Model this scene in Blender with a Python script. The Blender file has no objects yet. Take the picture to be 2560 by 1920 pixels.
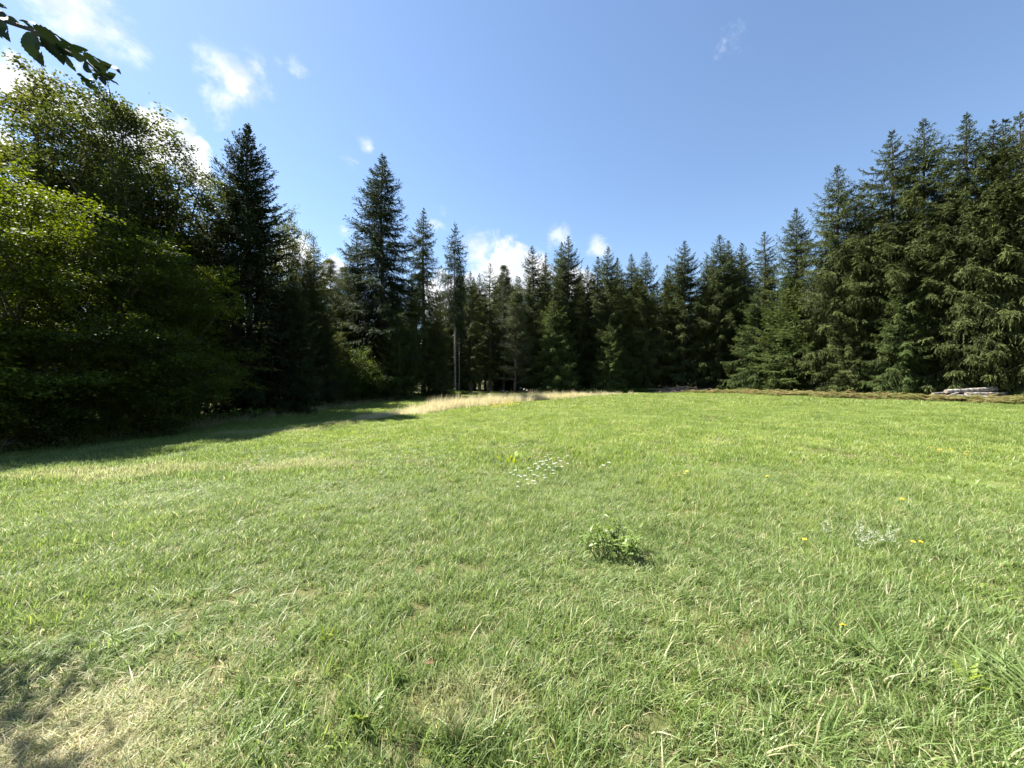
import bpy, math, random
import numpy as np
from mathutils import Vector, Matrix
R = math.radians
PI = math.pi

# ------------------------------------------------------------------ scene, camera, light
sc = bpy.context.scene
EYE = 1.6
FPX = 962.0                     # focal length in photo pixels (2560 wide)
cam_d = bpy.data.cameras.new('camera')
cam_d.sensor_width = 36.0
cam_d.lens = FPX / 2560.0 * 36.0
cam_d.clip_start = 0.05
cam_d.clip_end = 6000.0
cam = bpy.data.objects.new('camera', cam_d)
sc.collection.objects.link(cam)
cam.location = (0, 0, EYE)
cam.rotation_euler = (R(90), 0, 0)
sc.camera = cam

SUN_EL = R(54.0)
SUN_H = Vector((-0.92, 0.40)).normalized()          # horizontal direction towards the sun
TO_SUN = Vector((SUN_H.x*math.cos(SUN_EL), SUN_H.y*math.cos(SUN_EL), math.sin(SUN_EL)))

sc.view_settings.view_transform = 'Standard'
sc.view_settings.look = 'None'
sc.view_settings.gamma = 1.0
sc.view_settings.use_curve_mapping = False
sc.view_settings.exposure = 2.15
sc.render.engine = 'CYCLES'
sc.cycles.max_bounces = 5
sc.cycles.diffuse_bounces = 3
sc.cycles.glossy_bounces = 2
sc.cycles.transmission_bounces = 3
sc.cycles.use_denoising = True
sc.cycles.denoiser = 'OPENIMAGEDENOISE'
sc.cycles.denoising_input_passes = 'RGB_ALBEDO_NORMAL'
sc.cycles.denoising_prefilter = 'ACCURATE'
sc.cycles.sample_clamp_indirect = 3.0

sun_d = bpy.data.lights.new('sun', 'SUN')
sun_d.energy = 4.8
sun_d.angle = R(0.5)
sun_d.color = (1.0, 0.95, 0.87)
sun = bpy.data.objects.new('sun', sun_d)
sc.collection.objects.link(sun)
sun.rotation_euler = (-TO_SUN).to_track_quat('-Z', 'Y').to_euler()

class NT:
    """small helper for node trees"""
    def __init__(s, tree): s.t = tree
    def n(s, kind, **kw):
        nd = s.t.nodes.new(kind)
        for k, v in kw.items(): setattr(nd, k, v)
        return nd
    def put(s, sock, v):
        if isinstance(v, bpy.types.NodeSocket): s.t.links.new(v, sock)
        else: sock.default_value = v
    def math(s, op, a, b=0.0, c=None, clamp=False):
        nd = s.n('ShaderNodeMath', operation=op, use_clamp=clamp)
        s.put(nd.inputs[0], a); s.put(nd.inputs[1], b)
        if c is not None: s.put(nd.inputs[2], c)
        return nd.outputs[0]
    def vmath(s, op, a, b=None, out=0):
        nd = s.n('ShaderNodeVectorMath', operation=op)
        s.put(nd.inputs[0], a)
        if b is not None: s.put(nd.inputs[1], b)
        return nd.outputs[out]
    def noise(s, vec, scale, detail=4.0, rough=0.55, dist=0.0):
        nd = s.n('ShaderNodeTexNoise')
        s.put(nd.inputs['Vector'], vec)
        nd.inputs['Scale'].default_value = scale
        nd.inputs['Detail'].default_value = detail
        nd.inputs['Roughness'].default_value = rough
        nd.inputs['Distortion'].default_value = dist
        return nd.outputs['Fac']
    def ramp(s, fac, lo, hi, a=0.0, b=1.0, smooth=True):
        nd = s.n('ShaderNodeMapRange', interpolation_type='SMOOTHSTEP' if smooth else 'LINEAR', clamp=True)
        s.put(nd.inputs[0], fac); s.put(nd.inputs[1], lo); s.put(nd.inputs[2], hi)
        nd.inputs[3].default_value = a; nd.inputs[4].default_value = b
        return nd.outputs[0]
    def mix(s, fac, a, b):
        nd = s.n('ShaderNodeMix', data_type='RGBA')
        s.put(nd.inputs[0], fac)
        for sock, v in ((nd.inputs[6], a), (nd.inputs[7], b)):
            if isinstance(v, bpy.types.NodeSocket): s.t.links.new(v, sock)
            else: sock.default_value = (*v, 1.0)
        return nd.outputs[2]

def pdir(px, py):
    return Vector(((px-1280)/FPX, 1.0, (960-py)/FPX)).normalized()

# ------------------------------------------------------------------ sky with clouds
world = bpy.data.worlds.new('World')
sc.world = world
world.use_nodes = True
world.cycles.sampling_method = 'NONE'
wt = world.node_tree
wt.nodes.clear()
W = NT(wt)
SKY_STRENGTH = 0.05
sky = W.n('ShaderNodeTexSky', sky_type='NISHITA')
sky.sun_disc = False
sky.sun_elevation = SUN_EL
sky.sun_rotation = math.atan2(SUN_H.x, SUN_H.y)
sky.altitude = 300.0
sky.air_density = 1.1
sky.dust_density = 0.25
sky.ozone_density = 2.6
dirv = W.vmath('NORMALIZE', W.n('ShaderNodeTexCoord').outputs['Generated'])
rs = random.Random(5)
# clouds: (direction, angular radius, weight)
def pb(px, py, r, w=1.0):
    u, v = (px-1280)/FPX, (960-py)/FPX
    return (pdir(px, py), r/FPX/(1+u*u+v*v)**0.8, w)
wisps = [pb(540,250,100,.75), pb(590,190,125,.8), pb(640,165,90,.75), pb(735,150,75,.68), pb(690,150,60,.6), pb(560,310,60,.4),
         pb(160,20,160,.72), pb(265,75,145,.76), pb(345,135,95,.62),
         pb(920,370,34,.6), pb(880,425,42,.42), pb(858,575,22,.45), pb(1095,562,45,.6), pb(1825,90,60,.33),
         pb(1200,625,75,.72), pb(1400,600,60,.75), pb(1495,612,48,.68)]
cumulus = [pb(-100,300,200), pb(95,235,165), pb(245,285,145), pb(385,352,122), pb(475,402,82), pb(505,445,48),
           pb(735,640,80), pb(815,680,60), pb(1290,690,95), pb(1210,720,80), pb(1345,700,80), pb(1420,725,70), pb(1100,740,80)]
for i in range(9):                      # the same broken cloud goes on round the rest of the sky
    az = R(80+25*i); el = R(rs.choice([10, 16, 24, 38]) + rs.uniform(-4, 4))
    d = Vector((math.sin(az)*math.cos(el), math.cos(az)*math.cos(el), math.sin(el)))
    (cumulus if i % 3 == 0 else wisps).append((d, rs.uniform(.07, .16), rs.uniform(.6, .9)))
def blob_field(bl):
    acc = None
    for d, r, w in bl:
        dist = W.vmath('DISTANCE', dirv, tuple(d), out=1)
        m = W.math('MULTIPLY_ADD', dist, -w/r, w)
        acc = m if acc is None else W.math('MAXIMUM', acc, m)
    return acc
mp = W.n('ShaderNodeMapping'); W.put(mp.inputs['Vector'], dirv)
mp.inputs['Rotation'].default_value = (0, R(35), R(20)); mp.inputs['Scale'].default_value = (1.0, 1.0, 1.25)
nw = W.noise(mp.outputs[0], 10.0, 7.0, 0.64, 0.35)
nc = W.noise(dirv, 11.0, 5.0, 0.6, 0.1)
fw = W.ramp(W.math('ADD', blob_field(wisps), W.math('MULTIPLY_ADD', nw, 2.3, -1.25)), 0.05, 0.85)
fc = W.ramp(W.math('ADD', blob_field(cumulus), W.math('MULTIPLY_ADD', nc, 2.4, -1.26)), 0.05, 0.42)
nshade = W.noise(dirv, 16.0, 3.0, 0.6)
ccol = W.mix(W.ramp(nshade, .38, .62), (4.2, 4.55, 5.15), (6.2, 6.3, 6.4))
# thin high veil: the sky is milky towards the sun
skyc = W.mix(W.math('MULTIPLY', fw, 0.85), sky.outputs[0], ccol)
skyc = W.mix(fc, skyc, ccol)
bg = W.n('ShaderNodeBackground'); W.put(bg.inputs['Color'], skyc); bg.inputs['Strength'].default_value = SKY_STRENGTH
wo = W.n('ShaderNodeOutputWorld'); wt.links.new(bg.outputs[0], wo.inputs[0])

# ------------------------------------------------------------------ helpers
rng = np.random.default_rng(11)

def tag(o, label=None, cat=None, group=None, kind=None):
    if label: o['label'] = label
    if cat: o['category'] = cat
    if group: o['group'] = group
    if kind: o['kind'] = kind
    return o

def link(o, parent=None):
    sc.collection.objects.link(o)
    if parent: o.parent = parent
    return o

def empty(name, loc=(0, 0, 0), rz=0.0):
    o = bpy.data.objects.new(name, None)
    o.empty_display_size = 0.3
    o.location = loc; o.rotation_euler = (0, 0, rz)
    return link(o)

def mesh_np(name, V, Q=None, T=None, mats=(), attrs=None, smooth=False, midx=None):
    """mesh from numpy: V (n,3), Q (m,4) quads, T (k,3) triangles; attrs: per-vertex floats; midx: face material index (quads first)"""
    me = bpy.data.meshes.new(name)
    V = np.asarray(V, dtype=np.float32)
    nq = 0 if Q is None else len(Q); nt = 0 if T is None else len(T)
    loops = np.concatenate([np.asarray(Q, dtype=np.int32).ravel() if nq else np.zeros(0, np.int32),
                            np.asarray(T, dtype=np.int32).ravel() if nt else np.zeros(0, np.int32)])
    tot = np.concatenate([np.full(nq, 4, np.int32), np.full(nt, 3, np.int32)])
    start = np.concatenate([[0], np.cumsum(tot)[:-1]]).astype(np.int32)
    me.vertices.add(len(V)); me.vertices.foreach_set('co', V.ravel())
    me.loops.add(len(loops)); me.loops.foreach_set('vertex_index', loops)
    me.polygons.add(nq+nt); me.polygons.foreach_set('loop_start', start); me.polygons.foreach_set('loop_total', tot)
    if midx is not None: me.polygons.foreach_set('material_index', np.asarray(midx, np.int32))
    me.update(calc_edges=True)
    if smooth: me.polygons.foreach_set('use_smooth', np.ones(nq+nt, bool))
    for k, a in (attrs or {}).items():
        at = me.attributes.new(k, 'FLOAT', 'POINT'); at.data.foreach_set('value', np.asarray(a, np.float32))
    for m in mats: me.materials.append(m)
    return me

class Buf:
    """collects vertices and faces"""
    def __init__(s): s.V, s.Q, s.T, s.n, s.A = [], [], [], 0, []
    def add(s, V, Q=None, T=None, a=None):
        V = np.asarray(V, float).reshape(-1, 3)
        if Q is not None and len(Q): s.Q.append(np.asarray(Q, int)+s.n)
        if T is not None and len(T): s.T.append(np.asarray(T, int)+s.n)
        s.V.append(V); s.n += len(V)
        s.A.append(np.zeros(len(V)) if a is None else np.broadcast_to(np.asarray(a, float), (len(V),)))
    def tube(s, P, rad, k=6, a=None, cap=False):
        P = np.asarray(P, float); n = len(P); rad = np.broadcast_to(np.asarray(rad, float), (n,))
        D = np.gradient(P, axis=0); D /= np.linalg.norm(D, axis=1)[:, None]+1e-9
        ref = np.where(np.abs(D[:, 2:3]) > .8, np.array([[1., 0, 0]]), np.array([[0, 0, 1.]]))
        U = np.cross(D, ref); U /= np.linalg.norm(U, axis=1)[:, None]+1e-9
        Wv = np.cross(D, U)
        an = np.arange(k)*2*PI/k
        ring = P[:, None]+rad[:, None, None]*(np.cos(an)[None, :, None]*U[:, None]+np.sin(an)[None, :, None]*Wv[:, None])
        i = np.arange(n-1)[:, None]*k; j = np.arange(k)[None]; j2 = (j+1) % k
        Q = np.stack([i+j, i+j2, i+k+j2, i+k+j], -1).reshape(-1, 4)
        T = None
        V = ring.reshape(-1, 3)
        if cap:
            V = np.vstack([V, P[0], P[-1]]); c0, c1 = n*k, n*k+1; jj = np.arange(k)
            T = np.vstack([np.stack([np.full(k, c0), (jj+1) % k, jj], -1), np.stack([np.full(k, c1), (n-1)*k+jj, (n-1)*k+(jj+1) % k], -1)])
        s.add(V, Q, T, a)
    def mesh(s, name, mats, smooth=False, attr='tint'):
        return mesh_np(name, np.vstack(s.V), np.vstack(s.Q) if s.Q else None, np.vstack(s.T) if s.T else None, mats, {attr: np.concatenate(s.A)}, smooth)

def obj(name, me, parent=None, loc=None):
    o = bpy.data.objects.new(name, me); link(o, parent)
    if loc is not None: o.location = loc
    return o

# ------------------------------------------------------------------ materials
def leaf_mat(name, dark, light, dry=None, trans=0.35, rough=0.5, spec=0.35, noise_scale=0.35, tcol=None, hue_noise=0.5):
    """foliage: colour from the per-vertex tint (0 old .. 1 young growth), soft patches in the place, and light through the leaf"""
    m = bpy.data.materials.new(name); m.use_nodes = True
    t = m.node_tree; t.nodes.clear(); N = NT(t)
    at = N.n('ShaderNodeAttribute', attribute_name='tint')
    pos = N.n('ShaderNodeNewGeometry').outputs['Position']
    oi = N.n('ShaderNodeObjectInfo').outputs['Random']
    nz = N.noise(pos, noise_scale, 3.0)
    f = N.math('ADD', N.math('MULTIPLY', at.outputs['Fac'], 0.75), N.math('MULTIPLY_ADD', nz, hue_noise, -hue_noise*0.35))
    f = N.math('ADD', f, N.math('MULTIPLY_ADD', oi, 0.44, -0.22), clamp=True)
    col = N.mix(f, dark, light)
    if dry is not None:
        n2 = N.noise(pos, noise_scale*0.6, 2.0)
        col = N.mix(N.ramp(n2, .6, .8, 0, .4), col, dry)
    p = N.n('ShaderNodeBsdfPrincipled'); N.put(p.inputs['Base Color'], col)
    p.inputs['Roughness'].default_value = rough
    p.inputs['Specular IOR Level'].default_value = spec
    tr = N.n('ShaderNodeBsdfTranslucent')
    hs = N.n('ShaderNodeHueSaturation'); hs.inputs['Hue'].default_value = 0.485; hs.inputs['Saturation'].default_value = 1.15; hs.inputs['Value'].default_value = 1.6
    N.put(hs.inputs['Color'], col); N.put(tr.inputs['Color'], hs.outputs[0])
    mx = N.n('ShaderNodeMixShader'); mx.inputs[0].default_value = trans
    t.links.new(p.outputs[0], mx.inputs[1]); t.links.new(tr.outputs[0], mx.inputs[2])
    o = N.n('ShaderNodeOutputMaterial'); t.links.new(mx.outputs[0], o.inputs[0])
    return m

def bark_mat(name, a, b, scale=6.0, bump=0.6):
    m = bpy.data.materials.new(name); m.use_nodes = True
    t = m.node_tree; N = NT(t); p = t.nodes['Principled BSDF']
    tc = N.n('ShaderNodeTexCoord').outputs['Object']
    mp_ = N.n('ShaderNodeMapping'); N.put(mp_.inputs['Vector'], tc); mp_.inputs['Scale'].default_value = (1, 1, .25)
    nz = N.noise(mp_.outputs[0], scale, 6.0, .65)
    N.put(p.inputs['Base Color'], N.mix(N.ramp(nz, .35, .65), a, b))
    p.inputs['Roughness'].default_value = .85
    bp = N.n('ShaderNodeBump'); bp.inputs['Strength'].default_value = bump; bp.inputs['Distance'].default_value = .03
    N.put(bp.inputs['Height'], nz); t.links.new(bp.outputs[0], p.inputs['Normal'])
    return m

def plain_mat(name, col, rough=.6, var=.25, scale=30.0):
    m = bpy.data.materials.new(name); m.use_nodes = True
    t = m.node_tree; N = NT(t); p = t.nodes['Principled BSDF']
    tc = N.n('ShaderNodeTexCoord').outputs['Object']
    nz = N.noise(tc, scale, 3.0)
    N.put(p.inputs['Base Color'], N.mix(N.ramp(nz, .3, .7), tuple(c*(1-var) for c in col), tuple(min(1, c*(1+var)) for c in col)))
    p.inputs['Roughness'].default_value = rough
    return m

M = {}
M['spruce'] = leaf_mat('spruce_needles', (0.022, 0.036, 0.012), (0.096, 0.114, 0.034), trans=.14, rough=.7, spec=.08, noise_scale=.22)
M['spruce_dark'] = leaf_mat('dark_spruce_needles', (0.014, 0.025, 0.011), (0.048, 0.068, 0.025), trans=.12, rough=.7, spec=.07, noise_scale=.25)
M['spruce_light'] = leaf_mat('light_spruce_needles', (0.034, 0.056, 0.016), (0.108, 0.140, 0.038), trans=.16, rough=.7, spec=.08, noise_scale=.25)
M['pine'] = leaf_mat('pine_needles', (0.030, 0.046, 0.016), (0.090, 0.112, 0.040), trans=.16, rough=.6, noise_scale=.25)
M['beech'] = leaf_mat('hornbeam_leaves', (0.020, 0.040, 0.008), (0.122, 0.158, 0.023), trans=.40, rough=.62, spec=.2, noise_scale=.45)
M['oak'] = leaf_mat('tall_tree_leaves', (0.027, 0.043, 0.011), (0.096, 0.110, 0.022), dry=(0.105, 0.085, 0.02), trans=.38, rough=.6, spec=.22, noise_scale=.4)
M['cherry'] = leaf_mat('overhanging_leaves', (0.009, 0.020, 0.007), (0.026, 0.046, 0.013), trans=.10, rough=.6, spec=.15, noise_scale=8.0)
M['bark'] = bark_mat('spruce_bark', (0.045, 0.034, 0.026), (0.12, 0.095, 0.075))
M['bark_pale'] = bark_mat('pale_bark', (0.10, 0.088, 0.075), (0.26, 0.235, 0.205), 9.0)
M['bark_dark'] = bark_mat('broadleaf_bark', (0.03, 0.026, 0.02), (0.085, 0.075, 0.06))
M['log'] = bark_mat('grey_weathered_log', (0.09, 0.080, 0.07), (0.34, 0.31, 0.28), 5.0)
M['log_dark'] = bark_mat('barky_log', (0.035, 0.030, 0.027), (0.14, 0.12, 0.11), 5.0)
M['log_end'] = plain_mat('sawn_log_end', (0.20, 0.17, 0.13))
M['stick'] = bark_mat('dead_twig', (0.10, 0.075, 0.06), (0.30, 0.24, 0.20), 8.0)
M['white_petal'] = plain_mat('white_petals', (0.62, 0.62, 0.54), .7, .1)
M['yellow_petal'] = plain_mat('yellow_petals', (0.70, 0.50, 0.03), .6, .1)
M['stem'] = plain_mat('green_stem', (0.09, 0.14, 0.04))
M['dead_leaf'] = plain_mat('brown_dead_leaf', (0.13, 0.055, 0.025), .7)

# ------------------------------------------------------------------ terrain
CTRL = np.array([  # X, Y, Z : the meadow falls gently to the left and rises to the right and far edge
    (0, 0, 0), (0, 2, 0), (2, 2, 0.01), (-2.5, 2, -.02), (-10.5, 8, -.45), (-17.3, 13, -.85), (-17, 18, -.70), (-16.5, 24, -.45), (-14, 35, -.05),
    (-13, 41, .00), (-7.4, 49, .12), (2, 58, .28), (15, 58, .38), (30, 52, .48), (33, 40, .58), (35, 33, .62), (39, 29, .55), (36, 27, .40), (30, 25, .36),
    (0, 20, .05), (10, 20, .18), (20, 25, .34), (0, 40, .14), (15, 40, .34), (10, 8, .08), (5, 5, .03), (-8, 25, -.15), (-30, 20, -1.3), (60, 40, 1.0), (0, 90, .6)], float)
def _basis(X, Y):
    x, y = X/30.0, Y/30.0
    return np.stack([x, y, x*x, x*y, y*y, x**3, x*x*y, x*y*y, y**3], -1)
_w = np.ones(len(CTRL)); _w[:4] = 3
_coef = np.linalg.lstsq(_basis(CTRL[:, 0], CTRL[:, 1])*_w[:, None], CTRL[:, 2]*_w, rcond=None)[0]
def zg(X, Y):
    X = np.asarray(X, float); Y = np.asarray(Y, float)
    xc = np.clip(X, -32, 55); yc = np.clip(Y, -6, 85)
    z = _basis(xc, yc) @ _coef
    bump = .035*np.sin(X*.9+1.3)*np.sin(Y*.7+.4)+.02*np.sin(X*2.1+Y*1.3)+.012*np.sin(X*3.7-Y*2.9)
    return z+bump*np.clip(np.hypot(X, Y)/6, 0, 1)
def at(px, D):
    X = (px-1280)/FPX*D
    return X, D, float(zg(X, D))

g1 = np.concatenate([-np.geomspace(2500, 62, 14), np.arange(-60, 60.1, 0.6), np.geomspace(62, 2500, 14)])
g2 = np.concatenate([-np.geomspace(2500, 12, 12), np.arange(-10, 90.1, 0.6), np.geomspace(92, 2500, 14)])
GX, GY = np.meshgrid(g1, g2)
GZ = zg(GX, GY)
nx, ny = len(g1), len(g2)
ii = (np.arange(ny-1)[:, None]*nx+np.arange(nx-1)[None]).ravel()
gm = bpy.data.materials.new('meadow_soil'); gm.use_nodes = True
N = NT(gm.node_tree); p = gm.node_tree.nodes['Principled BSDF']
pos = N.n('ShaderNodeNewGeometry').outputs['Position']
c1 = N.mix(N.ramp(N.noise(pos, 9.0, 6.0, .7), .35, .65), (0.060, 0.062, 0.022), (0.130, 0.115, 0.055))
c1 = N.mix(N.ramp(N.noise(pos, 2.5, 6.0, .7), .42, .66, 0, .6), c1, (0.050, 0.080, 0.022))
N.put(p.inputs['Base Color'], c1); p.inputs['Roughness'].default_value = .95; p.inputs['Specular IOR Level'].default_value = .1
bp = N.n('ShaderNodeBump'); bp.inputs['Strength'].default_value = .7; bp.inputs['Distance'].default_value = .03
N.put(bp.inputs['Height'], N.noise(pos, 30.0, 5.0, .7)); gm.node_tree.links.new(bp.outputs[0], p.inputs['Normal'])
ground = obj('ground', mesh_np('ground', np.stack([GX, GY, GZ], -1).reshape(-1, 3), np.stack([ii, ii+1, ii+nx+1, ii+nx], -1), None, [gm], None, True))
tag(ground, 'meadow ground under the grass', None, None, 'structure')

# ------------------------------------------------------------------ scatter stuff through geometry nodes
def scatter(name, label, cat, pts, rot, scl, idx, protos):
    """one 'stuff' object: point cloud mesh with attributes, a source mesh instanced on every point"""
    col = bpy.data.collections.new(name+'_sources')
    for i, me in enumerate(protos):
        col.objects.link(bpy.data.objects.new('%s_source_%02d' % (name, i), me))
    me = bpy.data.meshes.new(name)
    me.vertices.add(len(pts)); me.vertices.foreach_set('co', np.asarray(pts, np.float32).ravel())
    for k, typ, a, f in (('rot', 'FLOAT_VECTOR', rot, 'vector'), ('scl', 'FLOAT_VECTOR', scl, 'vector'), ('idx', 'INT', idx, 'value')):
        t_ = me.attributes.new(k, typ, 'POINT')
        t_.data.foreach_set(f, np.asarray(a, np.int32 if typ == 'INT' else np.float32).ravel())
    o = obj(name, me)
    tag(o, label, cat, None, 'stuff')
    ng = bpy.data.node_groups.new(name+'_nodes', 'GeometryNodeTree')
    ng.interface.new_socket('Geometry', in_out='INPUT', socket_type='NodeSocketGeometry')
    ng.interface.new_socket('Geometry', in_out='OUTPUT', socket_type='NodeSocketGeometry')
    gi = ng.nodes.new('NodeGroupInput'); go = ng.nodes.new('NodeGroupOutput')
    ci = ng.nodes.new('GeometryNodeCollectionInfo'); ci.inputs['Collection'].default_value = col
    ci.inputs['Separate Children'].default_value = True; ci.inputs['Reset Children'].default_value = True
    ip = ng.nodes.new('GeometryNodeInstanceOnPoints'); ip.inputs['Pick Instance'].default_value = True
    def attr(nm, typ):
        a = ng.nodes.new('GeometryNodeInputNamedAttribute'); a.data_type = typ; a.inputs['Name'].default_value = nm
        return a.outputs['Attribute']
    L = ng.links
    L.new(gi.outputs[0], ip.inputs['Points']); L.new(ci.outputs[0], ip.inputs['Instance'])
    L.new(attr('idx', 'INT'), ip.inputs['Instance Index'])
    er = ng.nodes.new('FunctionNodeEulerToRotation'); L.new(attr('rot', 'FLOAT_VECTOR'), er.inputs[0])
    L.new(er.outputs[0], ip.inputs['Rotation'])
    L.new(attr('scl', 'FLOAT_VECTOR'), ip.inputs['Scale'])
    L.new(ip.outputs[0], go.inputs[0])
    md = o.modifiers.new('scatter', 'NODES'); md.node_group = ng
    return o

def blades(rg, n, rad, h0, h1, w, bend=(.15, .7), lean=(0, 0), dry=.12, segs=3, hvar=None):
    """a tuft of curved tapering grass blades; tint: <0 marks straw blades"""
    rr = rad*np.sqrt(rg.random(n)); th = rg.random(n)*2*PI
    B = np.stack([rr*np.cos(th), rr*np.sin(th), np.full(n, -.01)], -1)
    h = rg.uniform(h0, h1, n); az = rg.random(n)*2*PI
    ld = np.stack([np.cos(az)+lean[0], np.sin(az)+lean[1], np.zeros(n)], -1)
    bd = rg.uniform(*bend, n)
    fa = az+PI/2+rg.normal(0, .5, n)
    side = np.stack([np.cos(fa), np.sin(fa), np.zeros(n)], -1)
    ts = np.linspace(0, 1, segs+1)
    wv = w*rg.uniform(.6, 1.3, n)
    rows = []
    for t_ in ts[:-1]:
        c = B+ld*(h*bd*(.25*t_+.75*t_*t_))[:, None]+np.array([0, 0, 1.])*(h*(t_-bd*.42*t_*t_))[:, None]
        ww = (wv*(1-.75*t_**1.6)*.5)[:, None]
        rows += [c-side*ww, c+side*ww]
    tip = B+ld*(h*bd)[:, None]+np.array([0, 0, 1.])*(h*(1-bd*.42))[:, None]
    V = np.stack(rows+[tip], 1)                       # n, 2*segs+1, 3
    k = V.shape[1]; b = np.arange(n)[:, None]*k
    Q = np.concatenate([b+np.array([[2*i, 2*i+1, 2*i+3, 2*i+2]]) for i in range(segs-1)], 0) if segs > 1 else None
    T = b+np.array([[2*(segs-1), 2*(segs-1)+1, 2*segs]])
    tint = rg.random(n); tint = np.where(rg.random(n) < dry, -1.0, tint)
    return V.reshape(-1, 3), Q, T, np.repeat(tint, k)

def grass_mat(name, straw=0.0, straw_col=(0.39, 0.37, 0.21)):
    m = bpy.data.materials.new(name); m.use_nodes = True
    t = m.node_tree; t.nodes.clear(); N = NT(t)
    a = N.n('ShaderNodeAttribute', attribute_name='tint').outputs['Fac']
    pos = N.n('ShaderNodeNewGeometry').outputs['Position']
    n1 = N.noise(pos, .55, 3.0, .6); n2 = N.noise(pos, 1.7, 3.0, .6); n3 = N.noise(pos, .16, 3.0, .6)
    cool = N.mix(N.math('MAXIMUM', a, 0.0), (0.062, 0.114, 0.023), (0.218, 0.288, 0.100))
    warm = N.mix(N.math('MAXIMUM', a, 0.0), (0.100, 0.160, 0.025), (0.230, 0.304, 0.076))
    xyz = N.n('ShaderNodeSeparateXYZ'); N.put(xyz.inputs[0], pos)
    # the sward turns from bluish fescue near the camera's left to yellow-green clover further up the slope
    far = N.ramp(N.math('ADD', xyz.outputs['Y'], N.math('MULTIPLY', xyz.outputs['X'], .5)), 3.0, 14.0, -.12, .24)
    oi = N.n('ShaderNodeObjectInfo').outputs['Random']
    far = N.math('ADD', far, N.math('MULTIPLY_ADD', oi, .26, -.13))
    wf = N.ramp(N.math('ADD', N.math('ADD', N.math('MULTIPLY', n1, .6), N.math('MULTIPLY', n2, .4)), far), .40, .66)
    col = N.mix(wf, cool, warm)
    col = N.mix(N.ramp(n3, .56, .7, 0, .45), col, (0.085, 0.145, 0.028))
    # pale clover and seed-head patches
    col = N.mix(N.math('MULTIPLY', N.ramp(N.noise(pos, 1.25, 4.0, .7), .52, .64), N.math('MULTIPLY_ADD', far, 1.6, .35, clamp=True)), col, (0.300, 0.350, 0.110))
    col = N.mix(N.ramp(N.noise(pos, .8, 3.0, .6, .5), .57, .68, 0, .55), col, (0.070, 0.120, 0.024))
    dryp = N.ramp(N.noise(pos, 1.1, 4.0, .65), .62, .78, 0, .5)
    # worn, dry sward below the overhanging tree and along the track at the wood's edge
    def spot(x, y, rx, ry):
        dx = N.math('DIVIDE', N.math('SUBTRACT', xyz.outputs['X'], x), rx); dy = N.math('DIVIDE', N.math('SUBTRACT', xyz.outputs['Y'], y), ry)
        d2 = N.math('ADD', N.math('MULTIPLY', dx, dx), N.math('MULTIPLY', dy, dy))
        return N.ramp(N.math('ADD', d2, N.math('MULTIPLY_ADD', n2, 1.6, -.8)), 1.2, .3)
    for sp in ((-2.3, 1.55, 1.05, .62), (-9.6, 15.4, 2.4, 1.0), (-8.2, 18.5, 1.5, 1.6), (-4.4, 8.2, 1.5, .7), (-.2, 1.9, .35, .2), (-8.5, 8.2, 2.5, .8)):
        dryp = N.math('MAXIMUM', dryp, N.math('MULTIPLY', spot(*sp), .8))
    straw_f = N.math('MAXIMUM', N.math('MULTIPLY', dryp, N.ramp(a, 0.0, .75, 1, .3)), N.math('LESS_THAN', a, -.5))
    if straw: straw_f = N.math('MAXIMUM', straw_f, straw)
    col = N.mix(straw_f, col, straw_col)
    p = N.n('ShaderNodeBsdfPrincipled'); N.put(p.inputs['Base Color'], col)
    p.inputs['Roughness'].default_value = .45; p.inputs['Specular IOR Level'].default_value = .32
    tr = N.n('ShaderNodeBsdfTranslucent')
    hs = N.n('ShaderNodeHueSaturation'); hs.inputs['Hue'].default_value = .488; hs.inputs['Saturation'].default_value = 1.1; hs.inputs['Value'].default_value = 1.5
    N.put(hs.inputs['Color'], col); N.put(tr.inputs['Color'], hs.outputs[0])
    mx = N.n('ShaderNodeMixShader'); mx.inputs[0].default_value = .45
    t.links.new(p.outputs[0], mx.inputs[1]); t.links.new(tr.outputs[0], mx.inputs[2])
    o = N.n('ShaderNodeOutputMaterial'); t.links.new(mx.outputs[0], o.inputs[0])
    return m
M['grass'] = grass_mat('meadow_grass')
M['hay'] = grass_mat('tall_dry_grass', .85, (0.47, 0.425, 0.26))

def tuft(seed, *a, mat='grass', **k):
    V, Q, T, tn = blades(np.random.default_rng(seed), *a, **k)
    return mesh_np('tuft', V, Q, T, [M[mat]], {'tint': tn})

def in_view(X, Y, m=1.5):
    return (np.abs(X) < 1.34*Y+m) & (Y > 1.0)

def sample_ring(rg, d0, d1, dens, m):
    n = int((d1*1.34+m)*2*(d1-d0)*dens)
    X = rg.uniform(-(d1*1.34+m), d1*1.34+m, n); Y = rg.uniform(d0, d1, n)
    return X[in_view(X, Y, m)], Y[in_view(X, Y, m)]

def inside_clearing(X, Y):
    """the open meadow: right of the left wood's edge, left of the right wood, this side of the far wood"""
    left = np.interp(Y, [0, 8, 13, 24, 36, 44, 52, 60], [-20, -19.5, -18.0, -16.5, -15, -13, -8, -4])
    right = np.interp(Y, [0, 16, 20.5, 24, 26, 28, 31, 35, 40, 46, 62], [44, 38, 33.8, 31.6, 30, 28.4, 27, 26, 25.8, 25, 24])
    return (X > left) & (X < right) & (Y < 59)

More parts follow.
